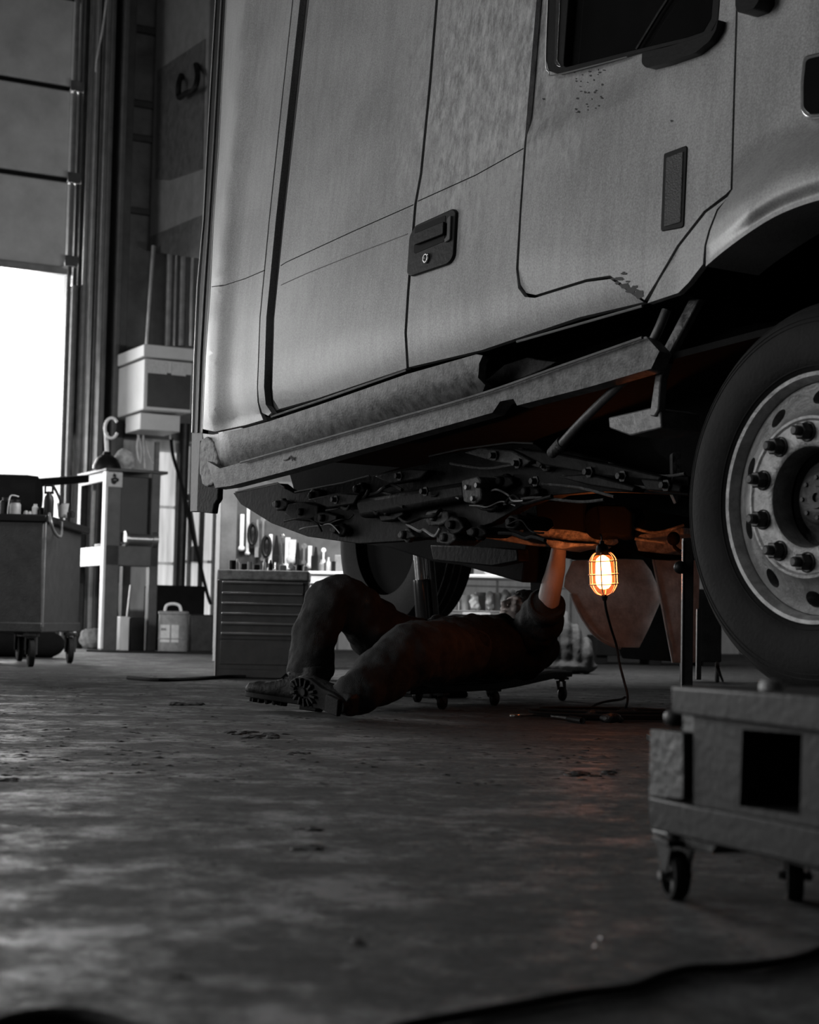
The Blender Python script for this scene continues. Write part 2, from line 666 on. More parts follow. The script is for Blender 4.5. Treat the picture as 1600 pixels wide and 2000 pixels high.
# sectional door, raised
droot = struct(bpy.data.objects.new('door_1', None))
COL.objects.link(droot)
droot.location = wpt(-2, Z_H, 0)
Dz = [Z_H, ws(60, 345)[1], ws(60, 165)[1], ws(60, 165)[1] + (ws(60, 165)[1] - ws(60, 345)[1]) * 1.0, ws(60, 165)[1] + 2.4]
for i in range(4):
    bm = NB()
    s1 = ws(127, 420)[0]
    wslab(bm, -8.5, s1, Dz[i] + .035, Dz[i + 1] - .03, .02, .10)
    link('door_panel', bm, DOORM, droot, bevel=.02, smooth=35)
bm = NB()
wslab(bm, -8.5, ws(130, 420)[0], Dz[0] - .06, Dz[0] + .035, .0, .16)
link('bottom_rail', bm, EDGE, droot, bevel=.01)
bm = NB()
for i in (1, 2, 3):
    wslab(bm, -8.5, ws(129, 420)[0], Dz[i] - .03, Dz[i] + .035, .0, .05)
link('joint_strip', bm, BLACK, droot, smooth=0)
bm = NB()
sT = ws(136, 400)[0]
wslab(bm, sT, sT + .07, Z_H - .2, 9, .1, .22)
wslab(bm, sT + .1, sT + .13, Z_H - .2, 9, .05, .3)
link('door_track', bm, CHROME, droot, bevel=.008)
for zz in (Dz[1], Dz[2], Dz[0] + .1):
    bm = NB()
    box(bm, wpt(sT - .02, zz, .2), WX * .09, WN * .04, V((0, 0, .07)))
    link('roller_hinge', bm, CHROME, droot, bevel=.01)

# remaining shell, out of view
bm = NB()
abox(bm, -11.2, -11, 6.4, 12, 0, 9)
abox(bm, -11.2, -11, 17, 34, 0, 9)
abox(bm, -11.2, -11, 12, 17, 5.4, 9)
abox(bm, -11.2, -11, -4, .6, 0, 9)
abox(bm, -11.2, -11, .6, 6.4, 6.2, 9)
struct(link('wall_left', bm, WALLD, smooth=0))
bm = NB()
abox(bm, 11, 11.2, -4, 34, 0, 9)
struct(link('wall_right', bm, WALLD, smooth=0))
bm = NB()
abox(bm, -11.2, 11.2, -4.2, -4, 0, 9)
struct(link('wall_front', bm, WALLD, smooth=0))
bm = NB()
abox(bm, -11.2, 11.2, -4.2, 34, 9, 9.2)
struct(link('ceiling', bm, WALLD, smooth=0))
# free-standing column right of the whitewashed wall
bm = NB()
p = G(440, 1300)
cc = CAM + V((ray(441, 1200).x, ray(441, 1200).y, 0)) * 15.0
box(bm, V((cc.x, cc.y, 3.2)), V((.085, .03, 0)), V((-.03, .085, 0)), V((0, 0, 3.2)))
struct(link('trim_7', bm, mat('column_paint', .13, .6, 0, var=.3, scale=6, bump=.1), smooth=0, bevel=.008))

# ================================================================== TRUCK
truck = thing('semi_truck', 'grey long-nosed semi truck cab raised over the mechanic, filling the upper frame', 'truck', V((1.6, 6.3, 0)))

XL = [(-60, 446), (0, 443), (290, 428), (430, 418), (560, 412), (700, 402), (845, 396), (1000, 388)]
XG = [(-60, 577), (0, 571), (430, 525), (620, 507), (756, 502), (800, 508)]
XA = [(-60, 610), (0, 603), (430, 554), (620, 535), (756, 531), (800, 538)]


def disp_main(px, py):
    d = 0.0
    # crease: the lower body stands proud of the upper body
    yc = 560 + (px - 413) * -.30 if px < 530 else 521 - (px - 540) * .466
    # lower edge tucks in
    ys = 842 + (px - 397) * -.285
    d -= .045 * max(0, min(1, (py - ys + 110) / 110)) ** 2.2
    return d


def disp_corner(px, py):
    xl = interp(XL, py)
    xg = interp(XG, py)
    t = (px - xl) / (xg - xl)
    d = disp_main(px, py)
    tr = interp([(0, .27), (430, .17), (560, .12), (900, .12)], py)
    amp = interp([(0, .13), (430, .10), (560, .06), (620, .03)], py)
    q = max(0.0, (tr + .06 - t) / (tr + .06))
    d -= amp * q ** 1.25
    q = max(0.0, min(1.0, (t - tr) / (1 - tr)))
    d -= .028 * sin(pi * q) ** 1.3
    return d


# dark core behind the panels (cab structure, with its wheel arch)
core = [(530, 808), (493, 800), (493, 756), (498, 620), (516, 430), (563, 0), (612, -420), (1760, -420), (1760, 380), (1600, 388), (1525, 415), (1469, 449), (1412, 492), (1372, 530), (1330, 578), (1256, 588),
        (1130, 618), (940, 682), (802, 714), (620, 780)]
tprism('cab_shell', core, .09, 2.1, GRIME, truck, bevel=0)
tprism('sleeper_back', [(500, -420), (450, 0), (440, 200), (426, 430), (420, 560), (412, 700), (405, 830), (500, 812), (504, 620), (522, 430), (568, 0), (612, -420)], .24, 1.9, GRIME, truck, bevel=0)
# corner fairing
poly = [(interp(XL, y), y) for y in (-60, 0, 140, 290, 430, 560, 700, 790, 838)]
poly += [(420, 843), (480, 830), (514, 820), (508, 806), (503, 785)]
poly += [(interp(XG, y), y) for y in (756, 620, 430, 200, 0, -60)]
sheet('corner_fairing', poly, disp_corner, PAINT, truck, step=10)
# channel strip beside it (door frame)
poly = [(interp(XG, y) + 2, y) for y in (-60, 0, 200, 430, 620, 756)] + [(506, 786), (512, 806), (524, 812)]
poly += [(530, 806), (519, 790)] + [(interp(XG, y) + (interp(XA, y) - interp(XG, y)) * .47, y) for y in (756, 620, 430, 200, 0, -60)]
sheet('door_frame_strip', poly, lambda x, y: disp_main(x, y) + .012, PAINT, truck, step=26, thick=.03)
poly = [(interp(XG, y) + (interp(XA, y) - interp(XG, y)) * .5, y) for y in (-60, 0, 200, 430, 620, 756)] + [(520, 788), (531, 806)]
poly += [(545, 800), (536, 785)] + [(interp(XA, y), y) for y in (756, 620, 430, 200, 0, -60)]
sheet('door_seal', poly, lambda x, y: disp_main(x, y) - .02, mat('grey_rubber_seal', .10, .6, bump=.1), truck, step=30)
# luggage door panel (A)
polyA = [(interp(XA, y) + 1, y) for y in (-60, 0, 200, 430, 620, 756)] + [(534, 780), (545, 799)]
polyA += [(620, 778), (700, 751), (794, 719), (790, 650), (795, 570), (809, 400), (820, 340), (838, 160), (851, 0), (855, -60)]
sheet('luggage_door', polyA, disp_main, PAINT, truck, step=20)
SEAM = mat('dark_seam', .01, .8, 0, var=.2, bump=0, spec=.1)


def line_on(name, pts, m, r, off=0.0, fn=None):
    bm = NB()
    P = []
    for (ax, ay), (bx_, by_) in zip(pts, pts[1:]):
        for k in range(8):
            P.append((ax + (bx_ - ax) * k / 8, ay + (by_ - ay) * k / 8))
    P.append(pts[-1])
    tube(bm, [T(x, y, (fn or disp_main)(x, y) + off) for x, y in P], r, 6)
    return link(name, bm, m, truck)


line_on('crease_line', [(549, 519), (560, 512), (690, 452), (808, 400)], SEAM, .0022, -.0006)
line_on('crease_line', [(817, 393), (930, 342), (1023, 290)], SEAM, .0022, -.0006)
line_on('crease_line', [(414, 560), (440, 557), (480, 544), (517, 528)], SEAM, .0022, -.0006, disp_corner)
line_on('lower_crease', [(549, 557), (600, 534), (700, 494), (797, 457)], STEELG, .0022, -.0006)
# sleeper side panel with sill (B)
polyB = [(860, -60), (856, 0), (843, 160), (825, 340), (814, 400), (800, 570), (795, 650), (799, 717),
         (940, 684), (1130, 620), (1257, 590), (1192, 545), (1146, 551), (1045, 582), (1025, 580), (1012, 563), (1008, 525), (1015, 412), (1024, 285),
         (1033, 180), (1048, 0), (1053, -60)]
sheet('sleeper_side', polyB, disp_main, PAINT, truck, step=20)
# cab door


def disp_door(px, py):
    yc = 285 - (px - 1028) * .435
    d = -.022 * (1 - sstep(-55, 0, py - yc)) * (1 - sstep(1150, 1330, px))
    d -= .03 * sstep(480, 600, py - (px - 1040) * -.0) * .5
    return d


DOORP = [(1057, -60), (1052, 0), (1037, 180), (1028, 285), (1019, 412), (1013, 525), (1017, 556), (1028, 572), (1046, 576), (1146, 545), (1192, 538),
         (1259, 586), (1281, 551), (1322, 480), (1375, 412), (1418, 379), (1427, 370), (1433, 160), (1437, 34), (1440, -60)]
# door skin in two pieces of one mesh around the window opening
WIN = [(1072, -60), (1071, 0), (1067, 118), (1072, 138), (1088, 144), (1225, 109), (1262, 99), (1356, 92), (1386, 72), (1403, 38), (1406, 0), (1406, -60)]
doorpoly = [(1057, -60), (1052, 0), (1037, 180), (1028, 285), (1019, 412), (1013, 525), (1017, 556), (1028, 572), (1046, 576), (1146, 545), (1192, 538),
            (1259, 586), (1281, 551), (1322, 480), (1375, 412), (1418, 379), (1427, 370), (1433, 160), (1437, 34), (1440, -60)] + WIN[::-1]
door = sheet('cab_door', doorpoly, disp_door, PAINT, truck, step=18, cuts=[((1028, 285), (1400, 123)), ((1028, 280), (1400, 118))])
# hood side and flared wheel arch
ARCH = [(1377, 514), (1412, 484), (1469, 442), (1525, 409), (1600, 382), (1690, 366), (1790, 372)]
RIDGE = [(1377, 440), (1412, 405), (1469, 355), (1525, 318), (1600, 292), (1690, 275), (1790, 280)]


def disp_hood(px, py):
    ya = interp(ARCH, px)
    yr = ya - 95
    d = .17 * sstep(-70, 30, py - yr)
    d -= .05 * sstep(-30, 0, py - ya)
    if px < 1420:
        d *= sstep(1372, 1440, px) * .6 + .4
    d -= .10 * sstep(1500, 1760, px) * (1 - sstep(-100, 20, py - yr))
    return d


XS = [(-60, 1444), (34, 1441), (160, 1437), (373, 1431), (408, 1404), (450, 1388), (480, 1380), (512, 1379)]


def arch_y(x):
    # smooth curve through the traced points
    P = ARCH
    for i in range(len(P) - 1):
        if x <= P[i + 1][0] or i == len(P) - 2:
            a, b = P[i], P[i + 1]
            m0 = (P[i + 1][1] - P[i - 1][1]) / (P[i + 1][0] - P[i - 1][0]) if i else (b[1] - a[1]) / (b[0] - a[0])
            m1 = (P[i + 2][1] - P[i][1]) / (P[i + 2][0] - P[i][0]) if i < len(P) - 2 else (b[1] - a[1]) / (b[0] - a[0])
            h = b[0] - a[0]
            t = (x - a[0]) / h
            return (2 * t ** 3 - 3 * t * t + 1) * a[1] + (t ** 3 - 2 * t * t + t) * h * m0 + (-2 * t ** 3 + 3 * t * t) * b[1] + (t ** 3 - t * t) * h * m1


def hood_d(x, d):
    k = .17 * sstep(150, 62, d) if False else .17 * (1 - sstep(58, 150, d))
    k -= .022 * (1 - sstep(0, 40, d)) ** 1.5
    k *= .35 + .65 * sstep(1378, 1470, x)
    k -= .10 * sstep(1500, 1790, x) * sstep(40, 200, d)
    return k


bm = NB()
DR = [0, 3, 7, 12, 18, 25, 32, 40, 48, 56, 64, 72, 80, 90, 100, 110, 122, 135, 150, 170, 195, 225, 260, 300, 345, 390, 440]
NU = 46
rows_f, rows_b = [], []
for d in DR:
    lo_, hi_ = 1379.0, 1500.0
    for _ in range(30):
        mm = (lo_ + hi_) / 2
        if mm - interp(XS, arch_y(mm) - d) < 0:
            lo_ = mm
        else:
            hi_ = mm
    x0 = max(1379.0, lo_)
    rf, rb = [], []
    for u in range(NU + 1):
        x = x0 + (1790 - x0) * (u / NU) ** 1.3
        y = arch_y(x) - d
        p = T(x, y, hood_d(x, d))
        rf.append(bm.verts.new(p))
        rb.append(bm.verts.new(p - TOUT * .03))
    rows_f.append(rf)
    rows_b.append(rb)
for a, b in zip(rows_f, rows_f[1:]):
    for k in range(NU):
        bm.faces.new((a[k], a[k + 1], b[k + 1], b[k]))
for a, b in zip(rows_b, rows_b[1:]):
    for k in range(NU):
        bm.faces.new((a[k], b[k], b[k + 1], a[k + 1]))
for k in range(NU):
    bm.faces.new((rows_f[0][k], rows_b[0][k], rows_b[0][k + 1], rows_f[0][k + 1]))
for a in range(len(DR) - 1):
    bm.faces.new((rows_f[a][0], rows_f[a + 1][0], rows_b[a + 1][0], rows_b[a][0]))
link('hood_side', bm, PAINT, truck, smooth=50)
# lower cowl between door and arch
polyC = [(1425, 382), (1400, 409), (1384, 450), (1376, 480), (1373, 516), (1345, 552), (1325, 572), (1265, 592), (1286, 552), (1327, 482), (1380, 415)]
sheet('cowl_corner', polyC, lambda x, y: -.01 + .03 * sstep(1300, 1400, x), PAINT, truck, step=18)
# arch lip, returning into the wheel well
bm = NB()
xs_ = [1379 + (1790 - 1379) * k / 40 for k in range(41)]
pa_ = [T(x, arch_y(x), hood_d(x, 0)) for x in xs_]
for a, b in zip(pa_, pa_[1:]):
    v = [bm.verts.new(q) for q in (a, b, b + TN * .2, a + TN * .2)]
    bm.faces.new(v)
    v2 = [bm.verts.new(q - TUP * .012) for q in (a, b, b + TN * .2, a + TN * .2)]
    bm.faces.new(v2[::-1])
    bm.faces.new((v[0], v2[0], v2[1], v[1]))
bmesh.ops.remove_doubles(bm, verts=bm.verts, dist=.0005)
link('arch_lip', bm, PAINT, truck)
# wheel well
tprism('wheel_well', [(1250, 560), (1400, 430), (1800, 330), (1800, 1010), (1350, 1010), (1345, 930), (1280, 880), (1230, 760)], .62, .5, mat('matte_black_liner', .008, .9, bump=.2, spec=.1), truck, bevel=0)
tprism('arch_liner', [(1262, 596), (1330, 580), (1372, 532), (1412, 494), (1500, 440), (1620, 400), (1800, 385), (1800, 340), (1400, 380), (1300, 520)], .12, .6, mat('matte_black_liner', .012), truck, bevel=0)

# window: seal, glass, divider, chrome run, lower mirror bracket


def ring_prism(outer, inner, off, depth):
    bm = NB()
    n = len(outer)
    o1 = [bm.verts.new(T(x, y, off)) for x, y in outer]
    i1 = [bm.verts.new(T(x, y, off)) for x, y in inner]
    o2 = [bm.verts.new(v.co + TN * depth) for v in o1]
    i2 = [bm.verts.new(v.co + TN * depth) for v in i1]
    for k in range(n - 1):
        j = k + 1
        bm.faces.new((o1[k], o1[j], i1[j], i1[k]))
        bm.faces.new((o2[k], i2[k], i2[j], o2[j]))
        bm.faces.new((o1[k], o2[k], o2[j], o1[j]))
        bm.faces.new((i1[k], i1[j], i2[j], i2[k]))
    return bm


W_OUT = [(1072, -60), (1071, 0), (1067, 118), (1073, 139), (1088, 144), (1225, 109), (1356, 78), (1386, 68), (1403, 38), (1406, 0), (1406, -60)]
W_IN = [(1112, -60), (1110, 0), (1101, 118), (1101, 128), (1106, 131), (1225, 101), (1345, 72), (1374, 62), (1389, 36), (1392, 0), (1392, -60)]
link('window_seal', ring_prism(W_OUT, W_IN, .002, .05), BLACK, truck, door, bevel=.003)
bm = NB()
prism(bm, [T(x, y, -.03) for x, y in W_IN], TN * .006)
link('window_glass', bm, GLASS, truck, door, smooth=0)
bm = NB()
tube(bm, [T(1304, 0, -.015), T(1288, 24, -.015), T(1244, 96, -.015)], .006, 8)
tube(bm, [T(1318, -60, -.015), T(1304, 0, -.015)], .006, 8)
link('window_divider', bm, BLACK, truck, door)
bm = NB()
prism(bm, [T(x, y, .006) for x, y in rpoly([(1088, -60), (1095, -60), (1093, 20), (1088, 118), (1096, 131), (1088, 129), (1083, 121)], 3)], TN * .012)
link('glass_run_channel', bm, CHROME, truck, door, bevel=.002)
bm = NB()
tube(bm, smooth_path([T(1070, -60, .003), T(1070, 0, .003), T(1066, 118, .003), T(1072, 140, .003), T(1088, 146, .003), T(1225, 111, .003)]), .0025, 6)
link('window_bead', bm, EDGE, truck, door)
bm = NB()
prism(bm, [T(x, y, .03) for x, y in rpoly([(1254, 102), (1300, 92), (1360, 74), (1392, 60), (1403, 36), (1399, 58), (1386, 80), (1357, 104), (1300, 124), (1262, 133), (1253, 124)], 5)], TN * .045)
link('mirror_bracket', bm, BLACK, truck, door, bevel=.006)
bm = NB()
prism(bm, [T(x, y, .06) for x, y in rpoly([(1437, -60), (1436, 12), (1440, 24), (1450, 25), (1472, 17), (1482, 2), (1486, -60)], 4)], TN * .09)
link('mirror_base', bm, BLACK, truck, bevel=.006)
# tall vent on the door
bm = NB()
prism(bm, [T(x, y, .004) for x, y in rpoly([(1296, 300), (1339, 284), (1342, 288), (1335, 441), (1331, 445), (1292, 452), (1290, 448)], 4)], TN * .02)
vent = link('door_vent', bm, BLACK, truck, door, bevel=.003)
bm = NB()
prism(bm, [T(x, y, .007) for x, y in rpoly([(1301, 308), (1334, 295), (1329, 434), (1297, 443)], 3)], TN * .01)
link('vent_panel', bm, mat('vent_mesh', .035, .5, bump=.6, bscale=200), truck, vent, bevel=.002) if False else link('vent_panel', bm, mat('vent_mesh', .035, .5, bump=.6, bscale=200), truck, door, bevel=.002)
# side marker lamp on the hood
LMP = rpoly([(1568, 108), (1640, 92), (1660, 215), (1600, 230), (1574, 232), (1562, 218), (1562, 160)], 12)
LMI = [(1600 + (x - 1606) * .86 + 6, 165 + (y - 165) * .88) for x, y in LMP]
bm = NB()
prism(bm, [T(x, y, .0) for x, y in LMP], TN * .03)
lampb = link('side_lamp', bm, CHROME, truck, bevel=.006)
bm = NB()
prism(bm, [T(x, y, .006) for x, y in LMI], TN * .03)
link('lamp_lens', bm, GLASS, truck, lampb, bevel=.003)
# paint chips
rr = random.Random(3)


def chip(cx, cy, sx, sy, off, n=10, th=.003):
    bm = NB()
    pts = []
    for k in range(n):
        a = 2 * pi * k / n
        q = rr.uniform(.6, 1.2)
        x, y = cx + cos(a) * sx * q, cy + sin(a) * sy * q
        pts.append(T(x, y, off(x, y) + .0015))
    prism(bm, pts, TN * th)
    link('paint_chip', bm, CHIP, truck, door, smooth=0)


for cx, cy, sx, sy in ((1247, 575, 12, 9), (1232, 566, 12, 7), (1220, 558, 9, 6), (1210, 545, 10, 3.5), (1218, 534, 6, 3), (1205, 553, 6, 3), (1196, 545, 5, 2.5),
                       (1240, 560, 6, 3), (1226, 550, 5, 2)):
    chip(cx, cy, sx, sy, disp_door, 14)
for _ in range(30):
    x = rr.uniform(1122, 1186)
    y = rr.uniform(128, 222)
    if (x - 1120) * .8 + (y - 128) * .9 > 118:
        continue
    chip(x, y, rr.uniform(1, 3.2), rr.uniform(.8, 2.4), disp_door, 7)
for x, y in ((1130, 218), (1143, 180), (1150, 181), (1162, 180), (1128, 192), (1312, 236), (1062, 193)):
    chip(x, y, 3, 2.4, disp_door, 7)

# latch of the luggage door
LO = rpoly([(811, 440), (884, 407), (890, 413), (885, 500), (876, 515), (801, 540), (794, 534), (799, 461)], [6, 6, 4, 8, 8, 4, 4, 8])
bm = NB()
prism(bm, [T(x, y, .012) for x, y in LO], TN * .03)
latch = link('latch_plate', bm, BLACK, truck, bevel=.004)
bm = NB()
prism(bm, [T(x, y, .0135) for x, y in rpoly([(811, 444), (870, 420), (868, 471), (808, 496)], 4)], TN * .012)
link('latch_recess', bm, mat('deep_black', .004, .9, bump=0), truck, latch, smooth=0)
bm = NB()
prism(bm, [T(x, y, .028) for x, y in rpoly([(810, 455), (866, 432), (865, 457), (808, 479)], 3)], TN * .012)
link('paddle_handle', bm, BLACK, truck, latch, bevel=.003)
bm = NB()
prism(bm, [T(x, y, .02) for x, y in rpoly([(873, 426), (880, 420), (878, 468), (868, 474), (867, 466), (872, 462)], 3)], TN * .012)
link('handle_guard', bm, mat('scuffed_plastic', .09, .3, bump=0), truck, latch, bevel=.003)
bm = NB()
lathe(bm, T(834, 505, .012), -TN, [(.019, 0), (.019, .006), (.016, .009), (.012, .009), (.011, .003), (0, .003)], 28)
lk = link('lock_cylinder', bm, CHROME, truck, latch)

# rear gutter: dark seal and bright bead
GL = [(-60, 424), (0, 420), (250, 405), (420, 397), (560, 384), (760, 376), (1000, 371)]
bm = NB()
ysg = (-60, 0, 150, 290, 430, 560, 700, 845, 930, 1000)
prism(bm, [T(interp(GL, y), y, -.14) for y in ysg] + [T(interp(XL, y) + (0 if y < 900 else 8), y, -.13) for y in ysg[::-1]], TN * .03)
link('rear_seal', bm, BLACK, truck, bevel=.004)
for off, fr, r, nm in ((-.135, .06, .004, 'outer_bead'), (-.13, .55, .005, 'gutter_bead'), (-.13, .96, .003, 'panel_bead')):
    bm = NB()
    tube(bm, [T(interp(GL, y) + (interp(XL, y) - interp(GL, y)) * fr, y, off) for y in (-60, 0, 150, 290, 430, 560, 700, 845)], r, 8)
    link(nm, bm, EDGE if fr != .55 else STEELG, truck)
bm = NB()
rr = random.Random(5)
pts = [(386, 940), (384, 1000), (414, 1003), (417, 985), (424, 975), (425, 955), (440, 945), (436, 915), (420, 880), (390, 860)]
prism(bm, [T(x, y, -.10) for x, y in pts], TN * .03)
link('mud_flap_stub', bm, mat('cracked_rubber', .012, .8, bump=.9, bscale=50, var=.6, scale=25), truck, bevel=.004)

# rocker panel, scrape patch, step rail


def seam_y(x):
    return interp([(390, 842), (417, 845), (479, 832), (526, 819), (620, 788), (700, 760), (794, 727), (966, 678), (1262, 594)], x)


polyR = [(x, seam_y(x) + 4) for x in (396, 417, 440, 479, 526, 620, 700, 794, 880, 930)] + [(943, 694), (936, 710), (934, 738), (948, 752), (940, 772)]
polyR += [(731, 832), (600, 868), (476, 903), (428, 916), (404, 900)]


def disp_rocker(px, py):
    t = (py - seam_y(px)) / 75
    return -.045 - .05 * t * t - .08 * (1 - sstep(390, 450, px))


rock = sheet('rocker_panel', polyR, disp_rocker, ROCKER, truck, step=18, thick=.03)
polyS = [(404, 900), (430, 915), (476, 902), (600, 868), (731, 832), (935, 771), (1035, 735), (1150, 697), (1262, 657), (1288, 686), (1272, 720), (1150, 756),
         (1010, 792), (1003, 779), (977, 784), (962, 806), (731, 871), (552, 922), (450, 949), (420, 953)]


def disp_step(px, py):
    yt = interp([(430, 915), (935, 771), (1262, 657)], px)
    return -.055 - .03 * max(0, min(1, (py - yt) / 70))


stp = sheet('step_rail', polyS, disp_step, ROCKER, truck, step=15, thick=.05)
bm = NB()
tube(bm, smooth_path([T(x, interp([(430, 915), (935, 771), (1262, 657)], x), -.04) for x in (470, 600, 760, 935, 1100, 1255)]), .005, 8)
link('rail_edge', bm, STEELG, truck, stp)
bm = NB()
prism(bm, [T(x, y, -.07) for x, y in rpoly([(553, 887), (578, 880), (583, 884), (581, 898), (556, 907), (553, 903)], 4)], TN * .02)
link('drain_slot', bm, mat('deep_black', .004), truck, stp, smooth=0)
bm = NB()
tube(bm, [T(555, 899, -.06), T(562, 897, -.06), T(568, 891, -.06), T(571, 899, -.06), T(574, 893, -.06)], .003, 6)
link('wire_end', bm, EDGE, truck, stp)
bm = NB()
pts = []
rr = random.Random(11)
for k in range(26):
    a = 2 * pi * k / 26
    q = rr.uniform(.88, 1.06)
    x, y = 405 + cos(a) * 19 * q, 902 + sin(a) * 50 * q
    pts.append((max(x, 389), y))
prism(bm, [T(x, y, -.085) for x, y in pts], TN * .02)
link('scraped_patch', bm, RUST, truck, rock, bevel=.006)
for xs_, dy_, of_ in (((530, 620, 700, 794), -4, -.045), ((1010, 1100, 1180, 1255), 2, -.04)):
    bm = NB()
    tube(bm, [T(x, seam_y(x) + dy_, of_) for x in xs_], .0045, 6)
    link('sill_highlight', bm, EDGE, truck)  # bright strip stands in for the highlight on the sill edge
# bracket inside the torn opening
bm = NB()
prism(bm, [T(x, y, -.2) for x, y in [(938, 745), (955, 738), (985, 712), (1030, 697), (1050, 702), (1085, 707), (1060, 722), (1020, 738), (960, 757), (940, 758)]], TN * .05)
link('torn_bracket', bm, GRIME2, truck, bevel=.004)
tprism('inner_sill', [(930, 690), (1262, 597), (1300, 640), (1262, 668), (1035, 745), (936, 775)], .4, .3, mat('matte_black_liner', .012), truck, bevel=0)

# ---- underbody
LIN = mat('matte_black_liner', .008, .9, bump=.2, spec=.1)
tprism('belly_pan', [(455, 963), (545, 944), (556, 953), (576, 963), (722, 930), (838, 905), (840, 891), (1000, 865), (1045, 867), (1075, 890), (1150, 915), (1230, 930),
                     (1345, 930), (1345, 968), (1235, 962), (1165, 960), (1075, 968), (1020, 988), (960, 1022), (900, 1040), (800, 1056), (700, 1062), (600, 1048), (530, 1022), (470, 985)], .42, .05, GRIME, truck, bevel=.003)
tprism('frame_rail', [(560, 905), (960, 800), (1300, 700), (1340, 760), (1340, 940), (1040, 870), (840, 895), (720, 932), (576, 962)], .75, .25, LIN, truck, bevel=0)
for pts in ([(576, 962), (670, 944), (722, 930)], [(838, 892), (900, 878), (1000, 865), (1042, 867)], [(460, 962), (500, 953), (542, 944), (556, 953)]):
    bm = NB()
    tube(bm, [T(x, y - 1, -.415) for x, y in pts], .0035, 6)
    link('pan_highlight', bm, STEELG, truck)  # lighter tube painted in as the edge highlight of the pan
tprism('cross_tube', [(690, 975), (905, 940), (910, 975), (700, 1012)], .35, .08, GRIME, truck, bevel=.02)
tprism('junction_box', [(901, 938), (932, 930), (938, 938), (940, 975), (925, 985), (905, 980)], .30, .12, GRIME2, truck, bevel=.006)
for x, y in ((926, 974), (914, 952), (934, 948)):
    bm = NB()
    lathe(bm, T(x, y, -.295), -TN, [(0, .012), (.009, .012), (.011, 0)], 8)
    link('box_bolt', bm, STEELG, truck)
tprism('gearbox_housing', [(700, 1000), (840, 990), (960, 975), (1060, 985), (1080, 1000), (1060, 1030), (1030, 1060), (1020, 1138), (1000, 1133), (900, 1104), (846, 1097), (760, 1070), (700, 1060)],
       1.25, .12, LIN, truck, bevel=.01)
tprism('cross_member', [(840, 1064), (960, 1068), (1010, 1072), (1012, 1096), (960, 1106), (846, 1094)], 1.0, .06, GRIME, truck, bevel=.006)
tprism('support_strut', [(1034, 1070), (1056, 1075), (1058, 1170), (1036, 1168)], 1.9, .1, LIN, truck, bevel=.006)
# cast brackets and dirt-caked fittings hanging below
rr = random.Random(21)
cast = [(590, 1000, 34, 22), (612, 968, 14, 14), (632, 1012, 26, 14), (660, 1035, 18, 12), (715, 985, 24, 16), (700, 955, 12, 10), (760, 1000, 30, 20), (545, 985, 18, 12),
        (850, 1010, 26, 18), (885, 1025, 22, 20), (950, 985, 26, 16), (980, 940, 22, 14), (1000, 1020, 18, 18), (1010, 890, 20, 12), (1060, 905, 26, 10), (790, 1045, 20, 10), (930, 1040, 20, 12),
        (870, 1050, 22, 14), (1030, 960, 22, 12)]
for cx, cy, sx, sy in cast:
    bm = NB()
    n = rr.randint(6, 9)
    pts = []
    for k in range(n):
        a = 2 * pi * k / n + .3
        q = rr.uniform(.75, 1.1)
        pts.append(T(cx + cos(a) * sx * q, cy + sin(a) * sy * q, -.38))
    prism(bm, pts, TN * rr.uniform(.08, .16))
    c = T(cx, cy, -.38)
    lathe(bm, c + TN * .01, -TN, [(0, .03), (.016, .03), (.018, 0), (.03, 0), (.03, -.02)], 10)
    link('cast_bracket', bm, GRIME2 if rr.random() < .35 else GRIME, truck, bevel=.006)
# hoses and wires
for k in range(16):
    x = rr.uniform(540, 1000)
    y = 1000 + rr.uniform(-40, 35) + (x - 540) * .02
    pts = [T(x, y, -.36)]
    for j in range(4):
        x += rr.uniform(8, 30)
        y += rr.uniform(-16, 18)
        pts.append(T(x, y, -.36 + rr.uniform(-.02, .02)))
    bm = NB()
    tube(bm, smooth_path(pts, 5), rr.choice((.003, .004, .007)), 8)
    link('hose', bm, rr.choice((STEELG, GRIME, RUBBER)), truck)
p0_ = T(560, 896, -.13)
bm = NB()
prism(bm, [p0_, p0_ - TL * 3.6, p0_ - TL * 3.2 + TN * 1.9, p0_ + TN * 1.9], TU * .02)
link('lamp_shield', bm, LIN, truck, smooth=0)  # plate added to block lamp light from the cab underside
# diagonal pipe with collar
bm = NB()
tube(bm, smooth_path([T(1302, 606, -.10), T(1288, 640, -.09), T(1274, 670, -.10), T(1262, 700, -.12), T(1225, 738, -.15), T(1170, 790, -.18), T(1128, 832, -.2), T(1092, 872, -.22)], 6),
     .0145, 14)
pipe = link('drain_pipe', bm, mat('dull_pipe', .10, .5, .4, var=.4, bump=.2), truck)
bm = NB()
tube(bm, [T(1100, 863, -.22), T(1078, 885, -.24)], [.022, .019], 14)
link('pipe_collar', bm, GRIME2, truck, pipe)
